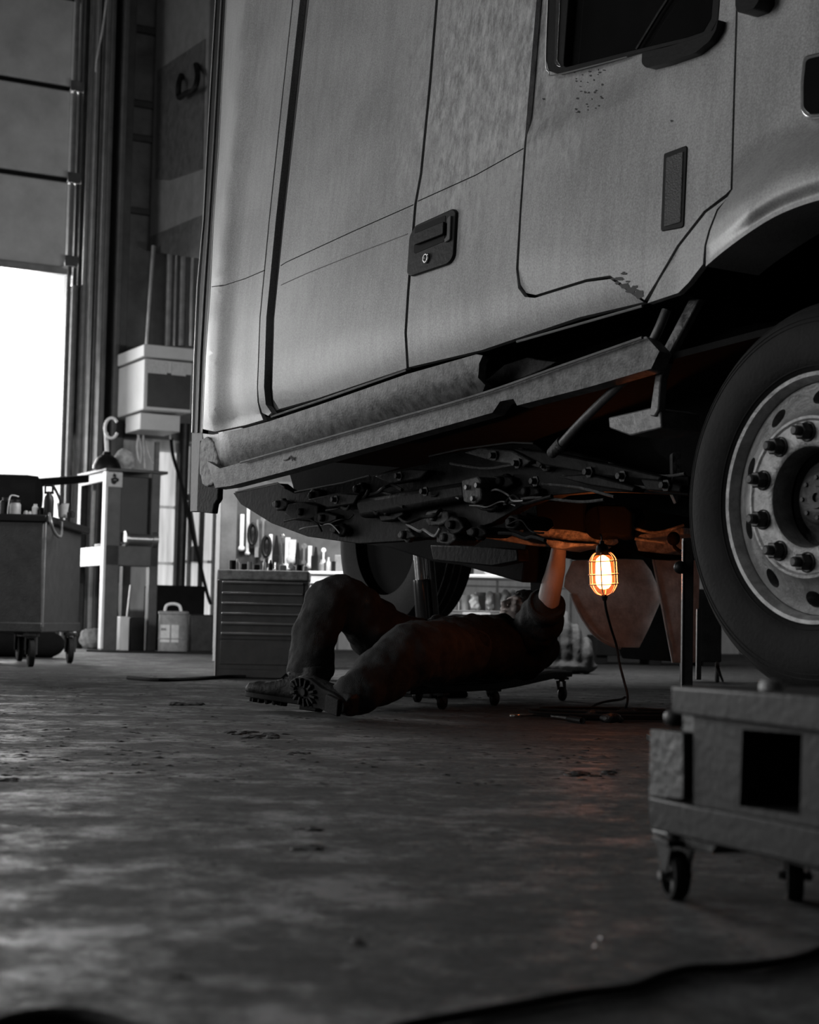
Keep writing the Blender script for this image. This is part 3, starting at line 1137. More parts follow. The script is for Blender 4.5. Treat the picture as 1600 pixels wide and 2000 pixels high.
# bent flat bracket behind the pipe
bm = NB()
prism(bm, [T(x, y, -.15) for x, y in [(1345, 585), (1366, 583), (1304, 700), (1290, 740), (1286, 800), (1278, 814), (1268, 812), (1279, 735), (1290, 690)]], TN * .03)
prism(bm, [T(x, y, -.16) for x, y in [(1188, 815), (1270, 796), (1290, 802), (1292, 836), (1230, 851), (1190, 836)]], TN * .16)
link('mounting_bracket', bm, mat('bracket_metal', .13, .45, .4, var=.4, scale=20, bump=.3), truck, bevel=.005)
bm = NB()
prism(bm, [T(x, y, -.45) for x, y in [(1070, 886), (1110, 880), (1200, 905), (1275, 922), (1290, 936), (1200, 934), (1120, 915)]], TN * .06)
link('stabiliser_arm', bm, GRIME, truck, bevel=.006)
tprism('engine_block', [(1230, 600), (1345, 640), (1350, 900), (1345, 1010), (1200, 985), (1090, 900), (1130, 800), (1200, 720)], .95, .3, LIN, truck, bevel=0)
bm = NB()
prism(bm, [W(x, y, 5.4) for x, y in rpoly([(1313, 884), (1330, 882), (1332, 970), (1322, 984), (1313, 965)], 4)], V((.0, .05, 0)))
link('spring_shackle', bm, GRIME2, truck, bevel=.006)

# ---- parts around the lamp, deep under the cab
LD = 7.15


def deep(name, poly, D, depth, m, bevel=.004, tilt=None):
    bm = NB()
    prism(bm, [W(x, y, D) for x, y in poly], V((.1, depth, 0)))
    return link(name, bm, m, truck, bevel=bevel)


GR3 = mat('scraped_chassis_metal', .30, .5, .3, var=.7, scale=30, bump=.7, bscale=60)
deep('cross_beam', [(1040, 1026), (1100, 1030), (1168, 1046), (1172, 1056), (1162, 1062), (1120, 1058), (1060, 1050), (1042, 1040)], LD + .1, .14, GR3)
deep('beam_flange', [(1063, 1052), (1120, 1060), (1164, 1062), (1158, 1066), (1120, 1068), (1100, 1073), (1078, 1071), (1068, 1062)], LD + .05, .25, GR3)
deep('leaf_plate', [(925, 1044), (950, 1041), (1000, 1046), (1046, 1062), (1040, 1066), (990, 1058), (940, 1050)], LD + .2, .12, GR3)
deep('axle_plate', [(993, 1002), (1060, 1000), (1130, 1002), (1128, 1008), (1050, 1014), (1042, 1028), (1020, 1040), (996, 1032)], LD + .35, .1, GR3)
deep('damper_box', [(1046, 980), (1138, 976), (1139, 1036), (1050, 1030)], LD + .02, .18, LIN)
deep('cast_lug', [(1136, 1006), (1162, 1006), (1160, 1016), (1168, 1022), (1170, 1038), (1140, 1036), (1134, 1028)], LD + .16, .06, GR3)
bm = NB()
lathe(bm, W(1148, 1031, LD + .155), V((0, -1, 0)), [(0, .004), (.012, .004), (.013, 0)], 14)
link('lug_hole', bm, LIN, truck)
bm = NB()
tube(bm, [W(1166, 1020, LD), W(1236, 1018, LD + .2)], .075, 20)
prism(bm, [W(x, y, LD - .05) for x, y in [(1166, 985), (1222, 985), (1236, 1000), (1234, 1046), (1214, 1050), (1200, 1046), (1172, 1046)]], V((.05, .25, 0)))
link('differential_housing', bm, LIN, truck, bevel=.01)
deep('axle_beam', [(1236, 1046), (1336, 1030), (1336, 1044), (1262, 1052)], LD + .3, .12, GR3)
deep('lower_arm', [(1240, 1056), (1338, 1044), (1336, 1072), (1300, 1082), (1246, 1076)], LD + .5, .1, GR3)
bm = NB()
ellipsoid(bm, W(1316, 1052, LD), V((.028, 0, 0)), V((0, .028, 0)), V((0, 0, .03)))
tube(bm, smooth_path([W(1316, 1056, LD), W(1318, 1068, LD), W(1330, 1078, LD)]), .008, 8)
link('ball_joint', bm, LIN, truck)
for a in ([(985, 985), (1040, 972), (1130, 980), (1180, 976)], [(1060, 945), (1130, 952), (1200, 970)], [(1100, 930), (1180, 940), (1260, 952), (1338, 950)],
          [(1190, 905), (1240, 925), (1300, 930), (1338, 925)], [(880, 905), (950, 915), (1020, 905), (1060, 912)], [(745, 960), (800, 975), (850, 965), (890, 975)]):
    bm = NB()
    tube(bm, smooth_path([T(x, y, -.37) for x, y in a]), .0055, 8)
    link('brake_line', bm, GRIME2, truck)
for a in ([(1235, 1030), (1280, 1040), (1336, 1026)], [(1240, 1052), (1300, 1060)]):
    bm = NB()
    tube(bm, smooth_path([W(x, y, LD + .05) for x, y in a]), .007, 8)
    link('brake_line', bm, GR3, truck)
for P_ in ([(1000, 876), (1080, 884), (1200, 908), (1292, 930), (1286, 940), (1180, 930), (1060, 908)], [(1085, 930), (1150, 925), (1240, 950), (1236, 962), (1150, 948)],
           [(905, 884), (935, 874), (1000, 880), (1035, 900), (1020, 912), (960, 900)], [(600, 975), (660, 962), (700, 965), (690, 985), (640, 992)],
           [(1250, 935), (1300, 938), (1330, 948), (1328, 962), (1262, 958)], [(730, 930), (800, 915), (835, 918), (820, 935), (760, 945)]):
    bm = NB()
    prism(bm, [T(x, y, -.34) for x, y in P_], TN * .05)
    link('support_bracket', bm, GRIME2 if len(P_) % 2 == 0 else GRIME, truck, bevel=.006)
for x_, y_ in ((1010, 905), (1150, 922), (1215, 930), (1300, 948), (1045, 940), (965, 890), (655, 976), (780, 930), (830, 960)):
    bm = NB()
    lathe(bm, T(x_, y_, -.33), -TN, [(0, .02), (.011, .02), (.012, 0), (.02, 0), (.02, -.006)], 6)
    link('frame_bolt', bm, GRIME2, truck)
# far side: skirt and mud flap
deep('side_skirt', [(1117, 1094), (1103, 1125), (1100, 1146), (1117, 1163), (1131, 1196), (1157, 1235), (1185, 1256), (1213, 1266), (1232, 1228), (1255, 1175), (1257, 1161), (1237, 1114), (1220, 1091)],
     8.5, .04, SKIRT, bevel=.006)
deep('skirt_mount', [(1118, 1060), (1204, 1056), (1222, 1093), (1114, 1094)], 8.55, .06, GRIME, bevel=.006)
bm = NB()
tube(bm, smooth_path([W(x, y, 8.49) for x, y in [(1115, 1160), (1131, 1196), (1157, 1235), (1185, 1256), (1213, 1266)]]), .008, 8)
link('skirt_edge', bm, PALE, truck)
deep('rear_panel', [(1276, 1091), (1333, 1091), (1328, 1285), (1322, 1295), (1314, 1294)], 8.5, .05, SKIRT, bevel=.004)
bm = NB()
tube(bm, [W(1276, 1092, 8.49), W(1315, 1294, 8.49)], .007, 8)
link('panel_highlight', bm, PALE, truck)  # pale tube painted in as the panel's left edge highlight
deep('mud_flap', [(1200, 1056), (1262, 1080), (1275, 1095), (1314, 1292), (1215, 1286), (1205, 1262), (1228, 1230)], 9.0, .05, RUBBER)
deep('rear_crossbar', [(1236, 1060), (1345, 1062), (1345, 1092), (1276, 1093), (1250, 1086)], 8.3, .1, GRIME)

deep('far_shade_sheet', [(1010, 955), (1346, 955), (1346, 1062), (1225, 1060), (1118, 1064), (1112, 1092), (1060, 1080), (1010, 1062)], 8.8, .08, LIN)  # dark sheet added as chassis shade, hides the bright wall behind
# ---- front wheel
wheel = None
WC = PW.copy()
AX = -TN            # outward


def wp(a, r, h):
    return WC + (TL * -cos(a) + TU * sin(a)) * r + AX * h


bm = NB()
prof = [(.322, .005), (.335, .022), (.36, .034), (.40, .040), (.44, .034), (.475, .018), (.492, .0), (.505, -.02), (.517, -.035), (.522, -.06), (.522, -.14), (.522, -.23), (.512, -.255),
        (.48, -.28), (.40, -.30), (.33, -.28), (.31, -.25)]
pr2 = []
for r, h in prof:
    pr2.append((r, h))
lathe(bm, WC, AX, pr2, 96, ref=TU)
wheel = link('front_wheel', NB(), None, truck) if False else None
tyre_bm = bm
rimroot = None
bm = NB()
# rim barrel and lip
lathe(bm, WC, AX, [(.318, -.24), (.30, -.2), (.298, -.06), (.302, -.02), (.308, .006), (.316, .018), (.326, .020), (.328, .012), (.320, .004), (.318, -.02)], 96, ref=TU)
# disc with hand holes: ten sectors, each a patch round an oval hole
NS = 10


def disc_h(r):
    return interp([(.215, .035), (.225, .022), (.25, .008), (.28, -.006), (.302, -.012)], r)


for s in range(NS):
    a0 = 2 * pi * (s + .35) / NS
    hw = pi / NS
    per = []
    hole = []
    M = 40
    for k in range(M):
        t = 2 * pi * k / M
        c, sn = cos(t), sin(t)
        q = 1 / max(abs(c), abs(sn))
        u, v = c * q, sn * q
        per.append((a0 + u * hw, .2585 + v * .0435))
        hole.append((a0 + c * .115, .262 + sn * .021))
    prev = None
    for j in range(5):
        t = j / 4
        ring = [bm.verts.new(wp(h[0] + (p[0] - h[0]) * t, h[1] + (p[1] - h[1]) * t, disc_h(h[1] + (p[1] - h[1]) * t))) for h, p in zip(hole, per)]
        if j == 0:
            inner = [bm.verts.new(wp(h[0], h[1], -.05)) for h in hole]
            for k in range(M):
                bm.faces.new((ring[k], ring[(k + 1) % M], inner[(k + 1) % M], inner[k]))
        if prev:
            for k in range(M):
                bm.faces.new((prev[k], prev[(k + 1) % M], ring[(k + 1) % M], ring[k]))
        prev = ring
bmesh.ops.remove_doubles(bm, verts=bm.verts, dist=.0004)
lathe(bm, WC, AX, [(.215, .035), (.209, .043), (.202, .044), (.196, .040), (.15, .040), (.138, .040), (.131, .036), (.129, .028), (.128, -.03)], 96, ref=TU)
rim = link('front_wheel', bm, ALU, truck, smooth=30)
o = link('tire', tyre_bm, RUBBER, truck, rim, smooth=30)
bm = NB()
for r in (.34, .455, .468, .50):
    pts = [wp(2 * pi * k / 96, r, interp([(a, b) for a, b in pr2[:9]], r) + .0005) for k in range(96)]
    tube(bm, pts, .0022, 6, closed=True)
link('sidewall_rib', bm, RUBBER, truck, rim)
bm = NB()
lathe(bm, WC, AX, [(.30, -.055), (.20, -.06), (.14, -.05), (.128, -.06), (.10, -.062), (.10, -.03), (.072, -.02), (.07, .0), (.06, .006), (.03, .006), (.028, .012), (.012, .012), (.012, .004), (0, .004)], 48, ref=TU)
link('hub', bm, mat('dark_hub', .03, .5, .3, var=.6, scale=30, bump=.3), truck, rim)
for k in range(8):
    bm = NB()
    lathe(bm, wp(2 * pi * k / 8, .052, .003), AX, [(0, .008), (.006, .008), (.007, 0)], 6)
    link('hub_bolt', bm, STEELD, truck, rim)
for k in range(10):
    bm = NB()
    c = wp(2 * pi * (k + .42) / 10, .168, .038)
    lathe(bm, c, AX, [(.027, 0), (.027, .006), (.024, .008)], 20)
    lathe(bm, c, AX, [(.023, .006), (.023, .030), (.020, .034), (0, .034)], 6)
    lathe(bm, c, AX, [(.013, .034), (.013, .052), (.009, .056), (0, .056)], 12)
    link('lug_nut', bm, mat('rusty_nut', .055, .5, .4, var=.5, scale=40, bump=.3), truck, rim, smooth=40)

# rear wheel under the cab, seen beside the jack
rw = W(792, 1050, 9.9)
bm = NB()
lathe(bm, rw, AX, [(.34, .14), (.44, .16), (.52, .14), (.54, .09), (.545, 0), (.54, -.09), (.52, -.14), (.44, -.16), (.34, -.14)], 64)
t2 = link('rear_wheel', bm, RUBBER, truck, smooth=40)
bm = NB()
for h in (-.05, 0, .05):
    lathe(bm, rw, AX, [(.547, h - .005), (.551, h), (.547, h + .005)], 64)
link('tread_rib', bm, GRIME2, truck, t2)
bm = NB()
lathe(bm, rw, AX, [(.34, .06), (.2, .05), (.1, .06), (0, .06)], 40)
link('rim', bm, LIN, truck, t2)

# ================================================================== MECHANIC ON THE CREEPER


def clouds(name, size):
    t = bpy.data.textures.new(name, 'CLOUDS')
    t.noise_scale = size
    t.noise_depth = 3
    return t


def remesh(o, vox, it=4, folds=0, fsize=.06, fold2=0):
    m = o.modifiers.new('fuse', 'REMESH')
    m.mode = 'VOXEL'
    m.voxel_size = vox
    m.use_smooth_shade = True
    m = o.modifiers.new('smooth', 'SMOOTH')
    m.iterations = it
    m.factor = .6
    if folds:
        d = o.modifiers.new('folds', 'DISPLACE')
        d.texture = clouds('cloth_folds', fsize)
        d.strength = folds
        d.mid_level = .5
        d.texture_coords = 'LOCAL'
    if fold2:
        d = o.modifiers.new('creases', 'DISPLACE')
        t = bpy.data.textures.new('cloth_creases', 'MUSGRAVE')
        t.noise_scale = fsize * 1.3
        d.texture = t
        d.strength = fold2
        d.mid_level = .5
        d.texture_coords = 'LOCAL'


def limb(bm, pts, seg=18, flat=1.0, up=None):
    """pts: (px, py, depth, radius)"""
    P = smooth_path([W(a, b, c) for a, b, c, r in pts], 6)
    rs = []
    n = len(pts)
    for i in range(n - 1):
        for j in range(6):
            t = j / 6
            t = t * t * (3 - 2 * t)
            rs.append(pts[i][3] * (1 - t) + pts[i + 1][3] * t)
    rs.append(pts[-1][3])
    tube(bm, P, rs, seg)
    ellipsoid(bm, P[0], V((rs[0], 0, 0)), V((0, rs[0], 0)), V((0, 0, rs[0])), 14, 8)
    ellipsoid(bm, P[-1], V((rs[-1], 0, 0)), V((0, rs[-1], 0)), V((0, 0, rs[-1])), 14, 8)


SP = (W(1030, 1262, 8.1) - W(870, 1268, 7.45)).normalized()     # spine direction, to the head
SL = V((SP.y, -SP.x, 0)).normalized()                            # lateral, away from the camera side
SUPV = SL.cross(SP)
if SUPV.z < 0:
    SUPV = -SUPV


def torso_rings(bm, st, seg=24):
    rings = []
    for c, hw, hh in st:
        rings.append([bm.verts.new(c + SL * hw * cos(2 * pi * k / seg) + SUPV * hh * sin(2 * pi * k / seg)) for k in range(seg)])
    for a, b in zip(rings, rings[1:]):
        for k in range(seg):
            bm.faces.new((a[k], a[(k + 1) % seg], b[(k + 1) % seg], b[k]))
    bm.faces.new(rings[0][::-1])
    bm.faces.new(rings[-1])


TS = [(W(838, 1275, 7.35), .15, .11), (W(870, 1266, 7.45), .185, .125), (W(905, 1264, 7.60), .185, .132), (W(950, 1264, 7.78), .195, .135), (W(990, 1265, 7.95), .205, .125),
      (W(1022, 1266, 8.1), .19, .105), (W(1040, 1262, 8.2), .11, .075)]
FAR = [(605, 1325, 7.22, .05), (606, 1290, 7.22, .062), (622, 1215, 7.26, .075), (655, 1163, 7.30, .082), (700, 1195, 7.38, .088), (760, 1240, 7.48, .098), (835, 1272, 7.58, .105)]
NEAR = [(676, 1370, 6.52, .05), (700, 1350, 6.57, .06), (745, 1312, 6.70, .08), (795, 1275, 6.85, .09), (830, 1272, 7.05, .105), (865, 1275, 7.28, .115)]

HC = W(1012, 1202, 8.22)
HF = V((-.62, -.42, .66)).normalized()         # where the face looks
HU = V((.55, .45, .70))
HU = (HU - HF * HU.dot(HF)).normalized()       # crown
HR = HF.cross(HU)


def hp(r, u, f):
    return HC + HR * r + HU * u + HF * f


body = NB()
torso_rings(body, [(c, a * .86, b * .86) for c, a, b in TS])
limb(body, [(a, b, c, r * .72) for a, b, c, r in FAR])
limb(body, [(a, b, c, r * .72) for a, b, c, r in NEAR])
# neck and head
tube(body, [W(1036, 1255, 8.2), W(1024, 1232, 8.2), HC + HU * -.06], [.065, .058, .055], 16)
ellipsoid(body, hp(0, .03, -.01), HR * .076, HF * .094, HU * .098, 20, 14)
ellipsoid(body, hp(0, -.045, .02), HR * .058, HF * .062, HU * .066, 16, 12)      # jaw
ellipsoid(body, hp(0, -.088, .062), HR * .024, HF * .02, HU * .02, 12, 8)         # chin
ellipsoid(body, hp(0, -.02, .098), HR * .014, HF * .022, HU * .014, 12, 8)        # nose tip
tube(body, [hp(0, .03, .082), hp(0, -.018, .106)], [.009, .013], 10)
ellipsoid(body, hp(0, .040, .074), HR * .048, HF * .014, HU * .014, 14, 8)        # brow
for s in (-1, 1):
    ellipsoid(body, hp(s * .030, .016, .076), HR * .020, HF * .010, HU * .014, 12, 8)
    ellipsoid(body, hp(s * .042, -.012, .062), HR * .020, HF * .018, HU * .018, 10, 8)
    ellipsoid(body, hp(s * .080, .0, -.01), HR * .008, HF * .018, HU * .030, 10, 8)
ellipsoid(body, hp(0, -.050, .082), HR * .026, HF * .010, HU * .006, 12, 6)       # lips
ellipsoid(body, hp(0, -.060, .080), HR * .022, HF * .010, HU * .006, 12, 6)
# raised near arm
ARM = [(1035, 1268, 7.9, .062), (1052, 1226, 7.72, .054), (1068, 1186, 7.54, .050), (1077, 1147, 7.46, .048), (1085, 1115, 7.42, .043), (1090, 1085, 7.38, .035), (1092, 1064, 7.36, .031)]
limb(body, ARM, 18)
HB = W(1093, 1052, 7.31)
HUPV = (W(1096, 1010, 7.28) - W(1092, 1064, 7.32)).normalized()
HSD = V((1, .15, 0)).normalized()
HSD = (HSD - HUPV * HSD.dot(HUPV)).normalized()
HN = HSD.cross(HUPV)
if HN.y > 0:
    HN = -HN                                   # palm faces towards the camera side
ellipsoid(body, HB + HUPV * .03, HSD * .041, HN * .016, HUPV * .052, 16, 10)
for i, (sx, ln) in enumerate(((-.031, .068), (-.011, .078), (.010, .073), (.030, .058))):
    b0 = HB + HSD * sx + HUPV * .070
    p1 = b0 + HUPV * ln * .42 + HN * .006 + HSD * sx * .15
    p2 = p1 + HUPV * ln * .25 + HN * ln * .28
    p3 = p2 + HUPV * ln * .02 + HN * ln * .30
    tube(body, [b0 - HUPV * .02, b0, p1, p2, p3], [.0095, .0095, .009, .0085, .007], 10)
    ellipsoid(body, p3, V((.007, 0, 0)), V((0, .007, 0)), V((0, 0, .007)), 8, 6)
t0 = HB + HSD * -.032 + HUPV * .012
tube(body, [t0 + HSD * .015, t0 - HSD * .016 + HUPV * .02 + HN * .008, t0 - HSD * .028 + HUPV * .042 + HN * .016, t0 - HSD * .026 + HUPV * .062 + HN * .026], [.014, .012, .010, .008], 10)
# far arm resting beside the chest, on the far side
limb(body, [(1046, 1256, 8.38, .06), (1030, 1280, 8.42, .05), (985, 1285, 8.25, .045), (950, 1283, 8.05, .036), (935, 1282, 7.98, .03)], 14)
fh = W(928, 1281, 7.95)
ellipsoid(body, fh, -SP * .05, SL * .04, V((0, 0, .018)), 14, 8)
for i in range(4):
    b0 = fh - SP * .04 + SL * (-.028 + i * .019)
    tube(body, [b0, b0 - SP * .035 + V((0, 0, .004)), b0 - SP * .06 - V((0, 0, .008))], [.009, .009, .007], 8)
tube(body, [fh - SL * .03, fh - SL * .052 - SP * .02, fh - SL * .056 - SP * .045], [.012, .010, .008], 8)
person_loc = G(860, 1385)
person = link('person', body, SKIN, None, smooth=0)
for v in person.data.vertices:
    v.co -= person_loc
person.location = person_loc
tag(person, 'person in dark work clothes lying on a creeper, knees bent, forearm raised beneath truck', 'person')
remesh(person, .0045, 3)


class _Base:
    location = person_loc


def wear(name, bm, m, **k):
    o = link(name, bm, m, _Base, person, **k)
    return o


_Base.location = person_loc.copy()


def link_on(name, bm, m, parent, smooth=35, bevel=0, sub=0):
    bmesh.ops.translate(bm, verts=bm.verts, vec=-person_loc)
    return link(name, bm, m, None, parent, smooth=smooth, bevel=bevel, sub=sub)


# trousers
bm = NB()
torso_rings(bm, [(W(806, 1282, 7.25), .10, .07), (W(838, 1275, 7.35), .165, .118), (W(868, 1268, 7.45), .19, .13), (W(890, 1266, 7.52), .188, .132)])
limb(bm, [(606, 1312, 7.22, .092), (606, 1285, 7.22, .094), (620, 1225, 7.26, .088), (655, 1167, 7.30, .099), (700, 1197, 7.38, .110), (750, 1240, 7.46, .125), (830, 1272, 7.55, .135)], 20)
limb(bm, [(694, 1358, 6.56, .078), (712, 1345, 6.60, .086), (748, 1318, 6.72, .108), (795, 1283, 6.86, .125), (830, 1275, 7.05, .135), (862, 1275, 7.25, .135)], 20)
# hem rolls
tr = link_on('trousers', bm, CLOTHJ, person, smooth=0)
remesh(tr, .007, 2, .020, .09, .012)
# shirt with rolled sleeve
bm = NB()
torso_rings(bm, [(W(868, 1266, 7.45), .187, .134), (W(905, 1264, 7.60), .198, .142), (W(950, 1264, 7.78), .205, .145), (W(990, 1265, 7.95), .215, .135), (W(1020, 1264, 8.08), .20, .115),
                 (W(1036, 1258, 8.17), .13, .09)])
limb(bm, [(1020, 1272, 7.95, .125), (1040, 1245, 7.80, .112), (1056, 1210, 7.64, .095), (1066, 1188, 7.54, .078)], 20)
limb(bm, [(1046, 1258, 8.36, .09), (1036, 1276, 8.42, .08), (1005, 1284, 8.33, .07)], 16)
sh = link_on('shirt', bm, CLOTHD, person, smooth=0)
remesh(sh, .007, 2, .018, .08, .012)
bm = NB()
ca, cb = W(1065, 1190, 7.54), W(1071, 1174, 7.49)
d = (cb - ca).normalized()
lathe(bm, ca, d, [(.056, .044), (.078, .050), (.086, .042), (.088, .022), (.086, 0), (.078, -.008), (.06, -.008)], 28)
cuff = link_on('rolled_cuff', bm, CLOTHD, sh, smooth=50)
md = cuff.modifiers.new('folds', 'DISPLACE')
md.texture = clouds('cuff_folds', .05)
md.strength = .012
# hair
bm = NB()
ellipsoid(bm, hp(0, .062, -.018), HR * .090, HF * .098, HU * .090, 22, 14)
ellipsoid(bm, hp(0, .0, -.055), HR * .080, HF * .055, HU * .08, 18, 12)
for s in (-1, 1):
    ellipsoid(bm, hp(s * .068, .035, -.02), HR * .022, HF * .040, HU * .055, 10, 8)
ha = link_on('hair', bm, HAIR, person, smooth=0)
remesh(ha, .006, 2, .014, .02)
# boots -------------------------------------------------------------


def boot(pos, fwd, up, K=1.12):
    """pos heel-bottom centre, fwd to toe, up to shin"""
    fwd = fwd.normalized()
    up = (up - fwd * up.dot(fwd)).normalized()
    sd = fwd.cross(up)

    def P(f, s, u):
        return pos + (fwd * f + sd * s + up * u) * K
    bm = NB()
    st = [(-.005, .034, .030, .06), (.01, .040, .030, .115), (.05, .043, .030, .14), (.10, .041, .028, .128), (.14, .042, .028, .108), (.18, .048, .028, .090), (.22, .052, .028, .080), (.26, .050, .028, .078),
          (.29, .040, .028, .070), (.308, .022, .03, .055)]
    rings = []
    for f, hw, u0, u1 in st:
        ring = []
        for k in range(20):
            a = 2 * pi * k / 20
            c, s_ = cos(a), sin(a)
            c = math.copysign(abs(c) ** .75, c)
            s_ = math.copysign(abs(s_) ** .75, s_)
            ring.append(bm.verts.new(P(f, hw * c, (u0 + u1) / 2 + (u1 - u0) / 2 * s_)))
        rings.append(ring)
    for a, b in zip(rings, rings[1:]):
        for k in range(20):
            bm.faces.new((a[k], a[(k + 1) % 20], b[(k + 1) % 20], b[k]))
    bm.faces.new(rings[0][::-1])
    bm.faces.new(rings[-1])
    tube(bm, [P(.045, 0, .09), P(.045, 0, .12), P(.05, 0, .155)], [.047, .047, .046], 20)
    ellipsoid(bm, P(.10, 0, .115), fwd * .06, sd * .036, up * .03, 14, 8)
    up_ = link_on('boot', bm, LEATHER, person, smooth=0)
    remesh(up_, .005, 3, .006, .03)
    # sole
    out = []
    for k in range(40):
        a = 2 * pi * k / 40
        f = .15 + .163 * cos(a)
        w_ = interp([(-.02, .036), (.05, .040), (.12, .036), (.20, .054), (.27, .050), (.32, .034)], f)
        out.append((f, w_ * math.copysign(min(1, abs(sin(a)) ** .6 * 1.02), sin(a))))
    bm = NB()
    prism(bm, [P(f, s_, .014) for f, s_ in out], up * .022)
    sole = link_on('sole', bm, RUBBER, up_, bevel=.004)
    bm = NB()
    box(bm, P(.035, 0, .006), fwd * .040, sd * .034, up * .010)
    link_on('heel', bm, RUBBER, sole, bevel=.004)
    for k in range(14):                                    # lugs round the forefoot
        a = 2 * pi * k / 14
        bm = NB()
        c = P(.215 + .062 * cos(a), .034 * sin(a), .006)
        r1 = fwd * cos(a) + sd * sin(a)
        box(bm, c, r1 * .016, r1.cross(up) * .005, up * .008)
        link_on('lug', bm, RUBBER, sole, bevel=.002)
    bm = NB()
    lathe(bm, P(.215, 0, .014), -up, [(.016, 0), (.016, .012), (0, .012)], 12)
    link_on('lug', bm, RUBBER, sole, bevel=.002)
    for k in range(5):                                     # laces
        f = .085 + k * .017
        u = .150 - k * .010
        bm = NB()
        tube(bm, [P(f, -.026, u - .012), P(f + .004, 0, u + .004), P(f + .008, .026, u - .012)], .0028, 6)
        tube(bm, [P(f, .026, u - .012), P(f + .004, 0, u + .0065), P(f + .008, -.026, u - .012)], .0028, 6)
        link_on('lace', bm, BLACK, up_)
    return up_


h1 = G(624, 1391) + V((0, 0, .004))
t1 = W(494, 1372, 7.24)
boot(h1, V((t1.x - h1.x, t1.y - h1.y, .030)), V((0.12, 0, 1)), 1.16)
# near boot: sole turned to the camera, toe up to the left
boot(W(660, 1383, 6.42), V((-.62, .75, .20)), V((.70, .55, .08)))

# creeper -------------------------------------------------------------
cre = thing('mechanic_creeper', 'low black padded creeper on small casters beneath the lying person', 'creeper', G(950, 1375))
ca_ = G(865, 1386)
cb_ = G(1100, 1369)
cd_ = (cb_ - ca_).normalized()
cs_ = V((-cd_.y, cd_.x, 0))
if cs_.y < 0:
    cs_ = -cs_


def CP(a, s, z):
    return ca_ + cd_ * a + cs_ * s + V((0, 0, z))


CLn = (cb_ - ca_).length
bm = NB()
side = [(-.32, .075), (-.20, .075), (.52, .075), (.72, .085), (CLn - .12, .118), (CLn + .07, .122), (CLn + .07, .150), (CLn - .14, .150), (.72, .125), (.5, .112), (-.32, .108)]
prism(bm, [CP(a, -.02, z) for a, z in side], cs_ * .035)
link('side_rail', bm, BLACK, cre, bevel=.005)
bm = NB()
prism(bm, [CP(a, .42, z) for a, z in side], cs_ * .035)
link('side_rail', bm, BLACK, cre, bevel=.005)
bm = NB()
prism(bm, [CP(a, .0, z) for a, z in [(-.30, .098), (.72, .100), (CLn - .14, .130), (CLn + .05, .135), (CLn + .05, .158), (CLn - .16, .156), (.70, .128), (-.30, .124)]], cs_ * .43)
link('pad', bm, mat('black_vinyl_pad', .025, .35, bump=.1), cre, bevel=.012)
for a, s in ((0, .01), (.40 * CLn / 1.3 + .12, .01), (CLn, .01), (0, .42), (.5, .42), (CLn, .42)):
    z0 = interp([(0, .075), (.6, .08), (CLn, .12)], a)
    bm = NB()
    box(bm, CP(a, s, z0 - .006), cd_ * .028, cs_ * .028, V((0, 0, .006)))
    tube(bm, [CP(a, s, z0), CP(a, s, z0 - .022)], .016, 12)
    for q in (-1, 1):
        prism(bm, [CP(a - .026, s + q * .017, z0 - .018), CP(a + .018, s + q * .017, z0 - .018), CP(a + .022, s + q * .017, .028), CP(a + .006, s + q * .017, .028)], cs_ * .003)
    cf = link('caster_fork', bm, STEELD, cre, bevel=.001)
    bm = NB()
    lathe(bm, CP(a + .012, s - .012, .036), cs_, [(0, 0), (.012, 0), (.014, -.003), (.030, -.001), (.036, .004), (.036, .020), (.030, .025), (0, .025)], 24)
    link('caster_wheel', bm, BLACK, cre, cf)

# ================================================================== LAMP
lamp = thing('work_lamp', 'caged trouble light glowing orange, hanging under the truck beside the raised forearm', 'lamp', W(1178, 1120, 6.88))
lt = W(1176, 1062, 6.88)
lb = W(1181, 1166, 6.88)
la = (lb - lt).normalized()
LLn = (lb - lt).length


def LP(h, r=0, a=0):
    x, y = frame_of(la)
    return lt + la * h + (x * cos(a) + y * sin(a)) * r


bm = NB()
lathe(bm, lt, la, [(0, -.012), (.008, -.012), (.010, .0), (.022, .006), (.026, .02), (.027, .04), (.024, .046), (.0, .046)], 24)
link('lamp_head', bm, BLACK, lamp)
bm = NB()
tube(bm, smooth_path([LP(-.008), LP(-.03), LP(-.04, .01, .5), LP(-.035, .02, .5)], 5), .003, 8)
link('hook', bm, STEELD, lamp)
hprof = [(.036, .034), (.045, .046), (.065, .058), (.09, .060), (.15, .060), (.17, .058), (.20, .038), (LLn - .006, .012)]
for k in range(6):
    a = 2 * pi * (k + .25) / 6
    bm = NB()
    tube(bm, smooth_path([LP(h, r, a) for h, r in hprof], 5), .0026, 8)
    link('cage_wire', bm, ORNG, lamp)
for h, r in ((.07, .0595), (.125, .061), (.165, .0595)):
    bm = NB()
    tube(bm, [LP(h, r, 2 * pi * k / 32) for k in range(32)], .0022, 6, closed=True)
    link('cage_ring', bm, ORNG, lamp)
em = bpy.data.materials.new('lit_bulb')
em.use_nodes = True
nt = em.node_tree
nt.nodes.remove(nt.nodes['Principled BSDF'])
e = nt.nodes.new('ShaderNodeEmission')
e.inputs[0].default_value = (1, .24, .06, 1)
e.inputs[1].default_value = 42
nt.links.new(e.outputs[0], nt.nodes['Material Output'].inputs[0])
bm = NB()
lathe(bm, lt, la, [(0, .046), (.012, .050), (.026, .062), (.030, .085), (.032, .12), (.033, .145), (.030, .168), (.018, .182), (0, .186)], 28)
link('bulb', bm, em, lamp)
gm = bpy.data.materials.new('amber_glow_shell')
gm.use_nodes = True
nt = gm.node_tree
nt.nodes.remove(nt.nodes['Principled BSDF'])
